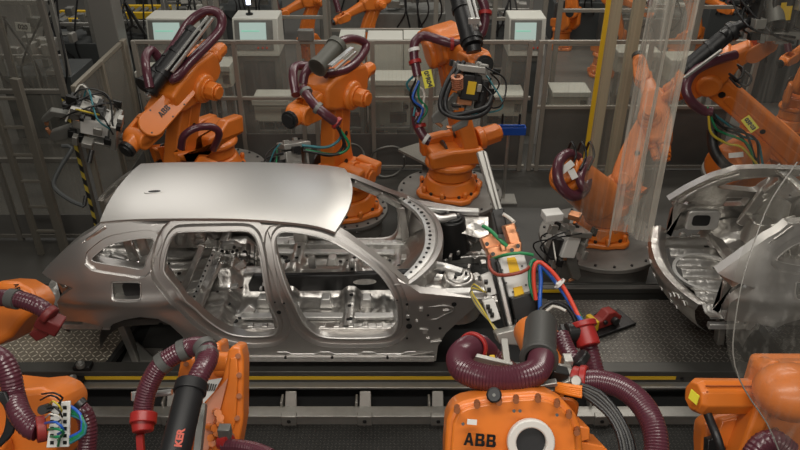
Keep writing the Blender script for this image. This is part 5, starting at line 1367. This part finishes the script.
bm = NB(); prism(bm, [(-.2, 0), (.2, 0), (.16, 1.5), (-.16, 1.5)], (2.0, 2.6, .3), (1, 0, 0), (0, .1, 1), .24); obj('lower_arm', bm, ORANGE, RR_, bevel=.03)
bm = NB(); cyl(bm, (2.0, 2.55, .013), (2.0, 2.55, .35), .36, .3, n=30); obj('base', bm, ORANGE, RR_, bevel=.02)

# ------------------------------------------------------------------ fences
FY = 8.55
def fence(label, p0, p1, posts, z0, z1, mids=(), kick=.25, glass=GLASS, w=.055, name='safety_fence', tint=FENCEM):
    p0, p1 = Vector((*p0, 0)), Vector((*p1, 0)); T = thing(name, label, 'fence', p0); d = (p1 - p0).normalized(); L = (p1 - p0).length
    for s in posts:
        p = p0 + d * s; bm = NB(); bar(bm, p + Vector((0, 0, 0)), p + Vector((0, 0, z1 + .02)), w, w, up=d); obj('post', bm, tint, T, bevel=.004)
    for z in (z1,) + tuple(mids) + (z0,):
        bm = NB(); bar(bm, p0 + Vector((0, 0, z)), p1 + Vector((0, 0, z)), .045, .045); obj('rail', bm, tint, T, bevel=.004)
    for a, b in zip(posts, posts[1:]):
        if b - a < .12: continue
        n = d.cross(Vector((0, 0, 1))); c = p0 + d * (a + b) / 2
        bm = NB(); box(bm, c + Vector((0, 0, (kick + z1) / 2)), (b - a - w, .006, z1 - kick - .03), RM(d, n, (0, 0, 1))); obj('clear_panel', bm, glass, T, smooth=False)
        bm = NB(); box(bm, c + Vector((0, 0, kick / 2 + .03)), (b - a - w, .01, kick), RM(d, n, (0, 0, 1))); obj('kick_panel', bm, KICK, T, smooth=False)
    return T
xa = atY(133, 40, FY).x; xb = atY(536, 40, FY).x
def s_(px, y=40): return atY(px, y, FY).x - xa
fence('aluminium framed clear fence along the back of the robot cell', (xa, FY), (xb, FY), [0, s_(205), s_(233), s_(298), s_(312), s_(372), s_(432), s_(531)], .06, 1.74, mids=(1.02,), kick=.5)
xc = atY(536, 40, FY).x; xd = atY(760, 40, FY).x
fence('aluminium framed clear fence and gate right of the blue tray', (xc + .07, FY), (xd, FY), [0, .10, 1.25, 1.35, 2.5], .06, 1.74, mids=(.9,), kick=.85)
# left: side run (towards the back) and front-left run
c0 = atY(60, 77, 6.8); c1 = atY(120, 36, FY - .1)
dd_ = math.hypot(c1.x - c0.x, c1.y - c0.y)
fence('clear fence running back from the corner post with hazard tape', (c0.x + .06, c0.y + .09), (c1.x, c1.y - .05), [.03, dd_ * .5, dd_ - .06, dd_], .06, 1.76, mids=(), kick=.3, glass=GLASSD, tint=mat('fence_tan', (.26, .235, .19), .5, .4))
T = fence('tall scuffed clear fence at far left behind the car tail', (c0.x - 2.6, c0.y), (c0.x, c0.y), [0, .9, 1.7, 2.15, 2.6], .06, 3.6, mids=(1.76, 1.0), kick=.3, glass=GLASSD, tint=mat('fence_dim', (.17, .16, .14), .5, .4))
bm = NB(); bar(bm, (c0.x + .0, c0.y - .045, .1), (c0.x + .0, c0.y - .045, 1.72), .035, .012); obj('hazard_tape', bm, HAZ, T, smooth=False)
bm = NB(); bar(bm, (c0.x - .28, c0.y - .3, .0), (c0.x - .28, c0.y - .3, 2.0), .10, .05); bar(bm, (c0.x - .55, c0.y - .3, .0), (c0.x - .55, c0.y - .3, 2.0), .06, .05)
for k in range(6): bar(bm, (c0.x - .55, c0.y - .3, .3 + k * .3), (c0.x - .28, c0.y - .3, .3 + k * .3), .03, .03)
single('ladder_frame', bm, mat('ladder_dim', (.12, .11, .09), .6), 'dim grey ladder-like frame leaning before the tall fence at left', 'frame', bevel=.004)
# grey sheet-metal column behind corner
bm = NB(); p = atY(100, 30, 8.9); box(bm, (p.x + .08, 9.0, 1.9), (.30, .3, 3.8)); single('steel_column', bm, mat('column_grey', (.20, .195, .18), .5, .2), 'tall flat grey steel column at top left behind the fence corner', 'column', bevel=.01)
# post top box at 308,30
bm = NB(); xb_ = atY(306, 36, FY).x; box(bm, (xb_, FY, 1.828), (.19, .10, .13)); single('junction_box', bm, GREYM, 'small grey box on top of a fence post behind the roof', 'box', bevel=.008)
# beige pillar pair behind curtain
for px, w, lb, m in ((612, .13, 'beige upright post behind the curtain, left of the pair', BEIGE), (634, .12, 'pale beige upright post behind the curtain, right of the pair', BEIGE)):
    bm = NB(); x = atY(px - 8, 80, 7.9).x; box(bm, (x, 7.9, 1.9), (w, .10, 3.8)); T = single('upright_post', bm, m, lb, 'post', bevel=.008)
bm = NB(); x = atY(597, 80, 7.8).x; box(bm, (x, 7.8, 1.9), (.05, .03, 3.8)); single('cable_duct', bm, YEL, 'narrow yellow upright strip beside the beige posts', 'duct', bevel=.004)
# blue tray
T = thing('blue_tray', 'blue plastic tray on a thin stand right of the centre robot', 'tray', atY(511, 130, 7.7))
p = atY(511, 130, 7.7); bm = NB(); box(bm, p, (.34, .10, .10)); box(bm, p + Vector((0, -.04, .07)), (.30, .02, .03)); obj('tray', bm, BLUET, T, bevel=.008)
bm = NB(); cyl(bm, p + Vector((-.02, .03, -.03)), (p.x - .02, p.y + .03, .0), .02, n=10); box(bm, (p.x - .02, p.y, .02), (.3, .25, .03)); obj('stand', bm, ALU, T)
bm = NB(); cyl(bm, p + Vector((-.11, 0, .04)), p + Vector((-.11, 0, .2)), .012, n=8); cyl(bm, p + Vector((.09, 0, .04)), p + Vector((.09, 0, .2)), .012, n=8); obj('prong', bm, BLACKP, T)
# grating shelf left of centre robot
T = thing('grating_shelf', 'light grating platform left of the centre robot foot', 'platform', atZ(420, 150, .55)); p = atZ(425, 152, .55)
bm = NB(); w = [atZ(x, y, .55) for x, y in ((398, 149), (424, 141), (442, 148), (440, 163), (425, 163))]; prism(bm, [(q.x, q.y) for q in w], (0, 0, .55), (1, 0, 0), (0, 1, 0), 0, h0=-.03); obj('grating', bm, mat('grating', (.27, .26, .23), .5, .4, bump=(60, 1, .02)), T)
bm = NB(); box(bm, (p.x, p.y, .27), (.06, .06, .52)); obj('post', bm, GREYM, T)
# big coil loops leaning on fence
for (px, py, r, lb) in ((388, 152, .22, 'thin grey hose coil against the back fence right of the roof edge'), (346, 150, .24, 'thin grey hose coil against the back fence behind the roof edge')):
    p = atY(px, py, 8.35); p.z = r + .012; bm = NB(); P = [p + Vector((r * math.cos(a_ * PI / 8), .04 * math.sin(a_), r * math.sin(a_ * PI / 8))) for a_ in range(18)]
    P = [Vector((q.x, q.y, max(q.z, .02))) for q in P]; sweep(bm, catmull(P, .05), .014, 7); single('hose_coil', bm, GREYM, lb, 'hose')
# ------------------------------------------------------------------ background machines
def hmi(px, label, Y=9.7, w=.62, lamp=True, alt=False):
    x = atY(px, 45, Y).x; T = thing('control_cabinet', label, 'cabinet', (x, Y, 0))
    bm = NB(); box(bm, (x, Y + .22, .62), (w, .45, 1.24)); obj('cabinet_body', bm, GREYM, T, bevel=.01)
    bm = NB(); prism(bm, [(-.28, 1.22), (-.28, 1.28), (-.18, 1.72), (.25, 1.72), (.25, 1.22)], (x, Y + .2, 0), (0, 1, 0), (0, 0, 1), w); hd = obj('console_head', bm, CABW, T, bevel=.012)
    n = Vector((0, -.44, .10)).normalized(); R = RM((1, 0, 0), Vector((0, .1, .44)).normalized(), n)
    bm = NB(); box(bm, (x - .02, Y - .035, 1.50), (w * .84, .40, .012), R); bz = obj('bezel', bm, GREYM, hd)
    bm = NB(); box(bm, (x - .03, Y - .037, 1.55), (w * .58, .24, .016), R); sc = obj('screen', bm, SCREEN, bz)
    bm = NB(); box(bm, (x - .03, Y - .039, 1.53), (w * .5, .012, .018), R); box(bm, (x - .06, Y - .037, 1.56), (w * .4, .012, .02), R); obj('screen_graphic', bm, SCR2, sc)
    bm = NB()
    for k in range(3): cyl(bm, (x + .03 + k * .06, Y - .07, 1.34), (x + .03 + k * .06, Y - .09, 1.34), .014, n=10)
    obj('button', bm, REDC, bz)
    bm = NB(); box(bm, (x, Y - .01, .75), (w * .7, .02, .75)); obj('door', bm, CABD, T)
    if lamp:
        bm = NB(); cyl(bm, (x - .1, Y + .2, 1.72), (x - .1, Y + .2, 1.86), .018, n=10); cyl(bm, (x - .1, Y + .2, 1.72), (x - .1, Y + .2, 1.74), .05, n=12); obj('lamp_stem', bm, BLACKP, T)
        bm = NB(); cyl(bm, (x - .1, Y + .2, 1.86), (x - .1, Y + .2, 1.93), .03, n=12); obj('signal_lamp', bm, LAMPW, T)
        bm = NB(); cyl(bm, (x - .1, Y + .2, 1.93), (x - .1, Y + .2, 1.98), .03, n=12); obj('signal_lamp', bm, mat('lamp_blue', (.02, .05, .3), .3), T)
    return T
hmi(257, 'grey control cabinet with a lit screen and signal lamp behind the back fence')
hmi(172, 'control cabinet with a lit screen partly hidden by the back left robot', lamp=False)
hmi(526, 'pale control cabinet at the back, right of the centre robot', w=.5, lamp=False)
def cabinet(px, w, h, Y, label, m=CABW, d=.45, latch=True, z0=0):
    x = atY(px, 60, Y).x; T = thing('storage_cabinet', label, 'cabinet', (x, Y, z0))
    bm = NB(); box(bm, (x, Y + d / 2, z0 + h / 2), (w, d, h)); obj('cabinet_body', bm, m, T, bevel=.01)
    bm = NB(); box(bm, (x, Y - .008, z0 + h / 2 + .02), (w - .05, .015, h - .12)); dr = obj('door', bm, m, T, bevel=.006)
    if latch:
        bm = NB(); cyl(bm, (x - w * .4, Y - .015, z0 + h * .30), (x - w * .4, Y - .03, z0 + h * .30), .035, n=14); obj('latch', bm, DARKM, dr)
        bm = NB(); cyl(bm, (x, Y - .015, z0 + h * .62), (x, Y - .022, z0 + h * .62), .012, n=10); box(bm, (x + .08, Y - .017, z0 + h * .66), (.12, .004, .012)); obj('label_plate', bm, DARKM, dr)
    return T
cabinet(385, .50, 1.42, 9.75, 'pale cabinet behind the back fence, left of the centre robot')
cabinet(419, .44, 1.42, 9.78, 'pale cabinet close behind the centre robot upper arm')
cabinet(352, .36, 1.42, 9.8, 'pale cabinet behind the rear motors of the second robot')
def bench(px, py, w, Y, label, m=CABW, h=None):
    p = atY(px, py, Y); T = thing('machine_unit', label, 'machine', (p.x, Y, 0)); h = h or p.z
    bm = NB(); box(bm, (p.x, Y + .2, h - .04), (w, .42, .08)); obj('top', bm, m, T, bevel=.01)
    bm = NB(); box(bm, (p.x, Y + .22, h - .2), (w * .94, .36, .26)); fr = obj('housing', bm, mat('unit_cream', (.45, .44, .38), .5), T, bevel=.01)
    bm = NB()
    for k in range(6): box(bm, (p.x + w * .28 + k * .015, Y + .035, h - .2), (.006, .01, .12))
    obj('vent_slot', bm, DARKM, fr)
    bm = NB()
    for s in (-1, 1):
        for q in (.05, .38): box(bm, (p.x + s * w * .44, Y + q, (h - .3) / 2), (.05, .05, h - .3))
    bar(bm, (p.x - w * .44, Y + .05, .35), (p.x + w * .44, Y + .05, .35), .04); bar(bm, (p.x - w * .44, Y + .05, .12), (p.x + w * .44, Y + .05, .12), .04)
    obj('leg_frame', bm, GREYM, T, bevel=.004)
    bm = NB(); rr = random.Random(int(px))
    for k in range(7): box(bm, (p.x + rr.uniform(-.4, .4) * w, Y + rr.uniform(.1, .3), rr.uniform(.2, h - .45)), (rr.uniform(.05, .2), .08, rr.uniform(.04, .15)))
    obj('equipment', bm, CABD, T, bevel=.004)
bench(392, 80, .62, 9.1, 'cream machine unit with a vent grille behind the back fence')
bench(348, 84, .40, 9.1, 'cream machine unit behind the second robot')
bench(210, 66, .52, 9.2, 'cream machine unit beside the back left robot elbow')
bench(505, 95, .55, 9.2, 'cream machine unit behind the blue tray')
bench(150, 72, .42, 9.0, 'pale machine unit left of the back left robot elbow')
bench(572, 92, .55, 9.6, 'dim machine unit behind the gate and curtain')
bench(270, 100, .50, 9.0, 'machine unit with brown panel below the lit screen cabinet')
bench(700, 60, .8, 9.6, 'pale machine unit behind the upper right robot')
bench(640, 52, .6, 9.8, 'pale machine unit behind the hanging curtain')
# cells further back: frames, conveyors, robots
def tall_frame(px0, px1, Y, z1, label, zs=(1.0, 2.0), tint=FENCEM, w=.07):
    xa_, xb_ = atY(px0, 10, Y).x, atY(px1, 10, Y).x; T = thing('equipment_rack', label, 'frame', (xa_, Y, 0))
    for x in (xa_, xb_): bm = NB(); box(bm, (x, Y, z1 / 2), (w, w, z1)); obj('post', bm, tint, T, bevel=.005)
    for z in zs: bm = NB(); bar(bm, (xa_, Y, z), (xb_, Y, z), .05); obj('rail', bm, tint, T, bevel=.004)
tall_frame(206, 217, 10.6, 3.2, 'narrow aluminium post pair behind the lit screen cabinet', (2.6,))
tall_frame(276, 325, 10.8, 3.2, 'aluminium machine frame enclosing small robots at top centre left', (1.45, 1.75, 2.3))
tall_frame(328, 436, 11.0, 3.2, 'wide aluminium frame at the top left of the centre robot', (1.2,), )
tall_frame(495, 545, 10.9, 3.2, 'aluminium frame at the top right of the centre robot', (1.4,))
tall_frame(560, 668, 10.6, 3.2, 'aluminium frame behind the hanging plastic curtain', (1.1, 1.6))
tall_frame(700, 770, 10.4, 3.4, 'aluminium frame behind the upper right robot', (1.2, 1.7))
def roller_conveyor(x0, x1, Y, z, label):
    T = thing('roller_conveyor', label, 'conveyor', (x0, Y, 0))
    for k in range(2):
        bm = NB(); box(bm, ((x0 + x1) / 2, Y + k * .55, z), (x1 - x0, .08, .12)); obj('side_beam', bm, YEL, T, bevel=.006)
    bm = NB(); n = int((x1 - x0) / .14)
    for k in range(n): cyl(bm, (x0 + .07 + k * .14, Y + .05, z), (x0 + .07 + k * .14, Y + .5, z), .04, n=10)
    obj('rollers', bm, GREYM, T)
    bm = NB()
    for x in (x0 + .2, (x0 + x1) / 2, x1 - .2): box(bm, (x, Y + .27, z / 2 - .03), (.08, .5, z - .06))
    obj('leg', bm, CABD, T)
roller_conveyor(atY(105, 10, 13.6).x, atY(172, 10, 13.6).x, 13.6, .75, 'yellow sided roller conveyor at the top left beyond the cell')
roller_conveyor(atY(105, 10, 13.6).x, atY(172, 10, 13.6).x, 14.8, .85, 'yellow sided roller conveyor farthest back at top left')
roller_conveyor(atY(45, 10, 12.6).x, atY(78, 10, 12.6).x, 12.6, .9, 'short yellow conveyor seen through the tall left fence')
def mini_robot(px, py, Y, label, s=1, dirx=1, dy=-1):
    p = atY(px, py, Y); B = Vector((p.x, Y, 0)); S = B + Vector((.1 * dirx, .2 * dy, .78)); E = S + Vector((-.2 * dirx, .1, .62)); W_ = E + Vector((.62 * dirx, .3 * dy, -.2))
    T, K = robot(label, B, S, E, W_, simple=True, k=.6); 
    hose([E + Vector((0, 0, .45)), E + Vector((.3 * dirx, 0, .55)), E + Vector((.7 * dirx, .1 * dy, .35)), W_ + Vector((0, 0, .12))], .05, T, pitch=.04, n=10)
    return T
mini_robot(312, 10, 12.2, 'small distant orange robot inside the frame at top centre left', dirx=-1)
mini_robot(372, 14, 12.0, 'distant orange robot at the top between the two frames', dirx=-1)
mini_robot(606, 40, 12.4, 'blurred orange robot behind the beige posts', dirx=1)
mini_robot(562, 30, 14.0, 'distant orange robot seen through the curtain left edge', dirx=1)
mini_robot(688, 10, 12.6, 'distant orange robot above the upper right robot', dirx=1)
mini_robot(792, 110, 9.9, 'dim orange robot at the far right edge behind the sheet', dirx=-1)
mini_robot(650, 100, 8.9, 'orange robot standing behind the hanging curtain', dirx=-1) if False else None
# clutter machines behind
rr = random.Random(21)
spots = [(20, 20, 9.6, 'dim machine with a white sign behind the tall left fence'), (60, 25, 11.0, 'dim machine stack seen through the tall left fence'), (135, 18, 11.9, 'dark machine at top left before the yellow conveyors'),
         (190, 18, 13.2, 'grey machine at the top left of the lit screen cabinet'), (245, 6, 14.2, 'dark machine at top beyond the lit screen cabinet'), (345, 6, 14.2, 'dark machine at top between distant robots'),
         (410, 8, 12.6, 'grey machine at top left of the centre robot'), (500, 6, 12.8, 'pale machine at top right of the centre robot'), (585, 10, 14.4, 'dim machine behind the curtain top'),
         (650, 16, 13.2, 'pale machine at the top behind the curtain folds'), (735, 8, 14.6, 'grey machine at the top above the upper right robot'), (790, 16, 11.0, 'dark machine at the top right corner')]
for i, (px, py, Y, lb) in enumerate(spots):
    x = atY(px, py, Y).x; T = thing('process_machine', lb, 'machine', (x, Y, 0)); w = rr.uniform(.9, 1.5); h = rr.uniform(1.0, 1.5)
    bm = NB(); box(bm, (x, Y + .4, h * .35), (w, .8, h * .7)); obj('housing', bm, rr.choice((CABD, GREYM, CABD)), T, bevel=.015)
    bm = NB()
    for s in (-1, 1):
        box(bm, (x + s * w * .45, Y + .05, h * .75), (.06, .06, h * 1.5))
    bar(bm, (x - w * .45, Y + .05, h * 1.45), (x + w * .45, Y + .05, h * 1.45), .06); bar(bm, (x - w * .45, Y + .05, h * .9), (x + w * .45, Y + .05, h * .9), .05)
    obj('gantry', bm, ALU, T, bevel=.005)
    bm = NB()
    for k in range(14): box(bm, (x + rr.uniform(-.45, .45) * w, Y + rr.uniform(.0, .6), h * .7 + rr.uniform(0, .4)), (rr.uniform(.05, .25), rr.uniform(.05, .2), rr.uniform(.04, .2)), Matrix.Rotation(rr.uniform(-.3, .3), 3, 'Z'))
    obj('equipment', bm, rr.choice((CABW, GREYM, ALU)), T, bevel=.006)
    bm = NB()
    for k in range(6):
        xx_ = x + rr.uniform(-.4, .4) * w; sweep(bm, catmull([(xx_, Y, h * .5), (xx_ + rr.uniform(-.2, .2), Y - .1, h * .8), (xx_ + rr.uniform(-.3, .3), Y + .1, h * 1.3)], .08), .015, 6)
    obj('cable', bm, BLACK, T)
p = atY(23, 27, 9.4); T = thing('hanging_sign', 'small pale sign with dark digits behind the tall left fence', 'sign', p)
bm = NB(); box(bm, p, (.19, .01, .11), Matrix.Rotation(.1, 3, 'Y')); obj('sign_board', bm, CABW, T); textobj('020', .085, p + Vector((0, -.008, 0)), RM((1, 0, -.1), (.1, 0, 1), (0, -1, 0)), DARKM, T, bold=.003)
bm = NB(); cyl(bm, p + Vector((0, .02, .04)), p + Vector((0, .02, -p.z)), .012, n=8); obj('pole', bm, GREYM, T)
# folding arm with stand at (125,30)
T = thing('work_lamp_arm', 'black folding arm bracket at top left above the fence corner', 'bracket', atY(125, 40, 9.2)); bm = NB()
for a_, b_ in (((118, 38), (133, 25)), ((133, 25), (125, 2)), ((126, 4), (146, 36)), ((133, 25), (138, 28))): bar(bm, atY(*a_, 9.2), atY(*b_, 9.2), .035)
obj('arm', bm, BLACKP, T, bevel=.005)
bm = NB(); p = atY(118, 38, 9.2); box(bm, (p.x - .05, 9.2, p.z / 2), (.05, .05, p.z)); obj('post', bm, GREYM, T)

# ------------------------------------------------------------------ hanging clear curtains and sheets
def curtain(label, L, R_, zt, zb, n=60, folds=7, amp=.07, m=PVC, name='plastic_curtain', rail=True):
    """L,R: (x,y) ends in plan; bottom outline varies"""
    L, R_ = Vector((*L, 0)), Vector((*R_, 0)); d = (R_ - L).normalized(); nn = Vector((-d.y, d.x, 0)); Wd = (R_ - L).length; T = thing(name, label, 'curtain', (L + R_) / 2 + Vector((0, 0, zb)))
    bm = NB(); rr = random.Random(folds); ph = [rr.uniform(0, 6) for _ in range(5)]
    def f(u, v):
        a = amp * (.6 + .4 * v) * (math.sin(u * folds * 2 * PI + ph[0] + .5 * math.sin(v * 3)) + .4 * math.sin(u * folds * 4.7 * PI + ph[1] + v))
        z = zt + (zb + .07 * math.sin(u * 7 + ph[2]) - zt) * v
        return L + d * (Wd * (u + .0 * v)) + nn * a + Vector((0, 0, z))
    grid(bm, f, 120, 24); sh = obj('sheet', bm, m, T, ang=80)
    if rail:
        bm = NB(); bar(bm, L + Vector((0, 0, zt + .02)), R_ + Vector((0, 0, zt + .02)), .04); obj('rail', bm, ALU, T)
    return T
a_ = atY(612, 238, 4.0); b_ = atY(652, 246, 4.1)
curtain('clear plastic curtain hanging in folds in front of the right back robot', (a_.x - .02, 4.0), (b_.x + .02, 4.2), 4.1, a_.z - .04, folds=2.2, amp=.045)
a2 = atY(590, 150, 4.7); b2 = atY(665, 150, 4.5)
curtain('wide hazy clear curtain hanging behind the narrow folded one', (a2.x, 4.75), (b2.x, 4.55), 4.2, 1.42, folds=4, amp=.04, m=mat_sheet('clear_curtain_wide', (.34, .31, .26), .2, .14, .14, .30))
# right, close to the viewpoint: wavy-edged sheet
T = thing('plastic_curtain', 'clear plastic sheet with a curved edge hanging over the bottom right corner', 'curtain', C(780, 300, 2.9))
edge = [(795, 160), (768, 200), (752, 240), (740, 280), (733, 320), (731, 350), (737, 375), (750, 398), (765, 420), (780, 455), (790, 480)]
ed = catmull([C(x, y, 2.95) for x, y in edge], .04); bm = NB(); rows = []
for i, p in enumerate(ed):
    row = []
    for k in range(25):
        t = k / 24; row.append(bm.verts.new(p + Vector((1.1 * t, .05 * math.sin(t * 16 + i * .05) + .25 * t * 0 - .02, 0)) + Vector((0, .04 * math.sin(i * .12), 0))))
    rows.append(row)
for a_, b_ in zip(rows, rows[1:]):
    for k in range(24): bm.faces.new((a_[k], a_[k + 1], b_[k + 1], b_[k]))
sh = obj('sheet', bm, PVC2, T, ang=80)
bm = NB(); sweep(bm, [p + Vector((0, -.02, 0)) for p in ed], .003, 6); obj('hem', bm, mat('hem_clear', (.22, .21, .19), .2), T)
# upper right sheet
a3 = atY(762, 90, 4.6); curtain('clear plastic curtain hanging at the upper right edge before the robot', (a3.x - .1, 4.7), (a3.x + 1.6, 4.4), 4.6, 1.62, folds=4, amp=.04, m=PVC2)
# ------------------------------------------------------------------ groups of repeated things
GR = {'welding_robot': 'orange welding robots around the line', 'welding_gun': 'welding guns on the robots', 'robot_pedestal': 'round pedestals under the robots',
      'control_cabinet': 'control cabinets with screens at the back', 'storage_cabinet': 'pale cabinets behind the back fence', 'machine_unit': 'machine units behind the back fence',
      'process_machine': 'machines beyond the robot cell', 'equipment_rack': 'aluminium frames beyond the robot cell', 'roller_conveyor': 'yellow conveyors at top left',
      'plastic_curtain': 'hanging clear plastic curtains', 'safety_fence': 'clear fences around the robot cell', 'car_body': 'bare car bodies on the line',
      'tread_plate': 'tread plate decks', 'conveyor_rail': 'rails of the conveyor line', 'upright_post': 'beige posts behind the curtain', 'hose_coil': 'hose coils at the back fence',
      'body_stand': 'stands under the car bodies', 'floor_clamp': 'red clamps on the deck', 'rail_stop': 'round stops on the rail'}
for o in list(SC.objects):
    if o.parent is None and 'category' in o.keys():
        g = GR.get(o.name.split('.')[0])
        if g: o['group'] = g
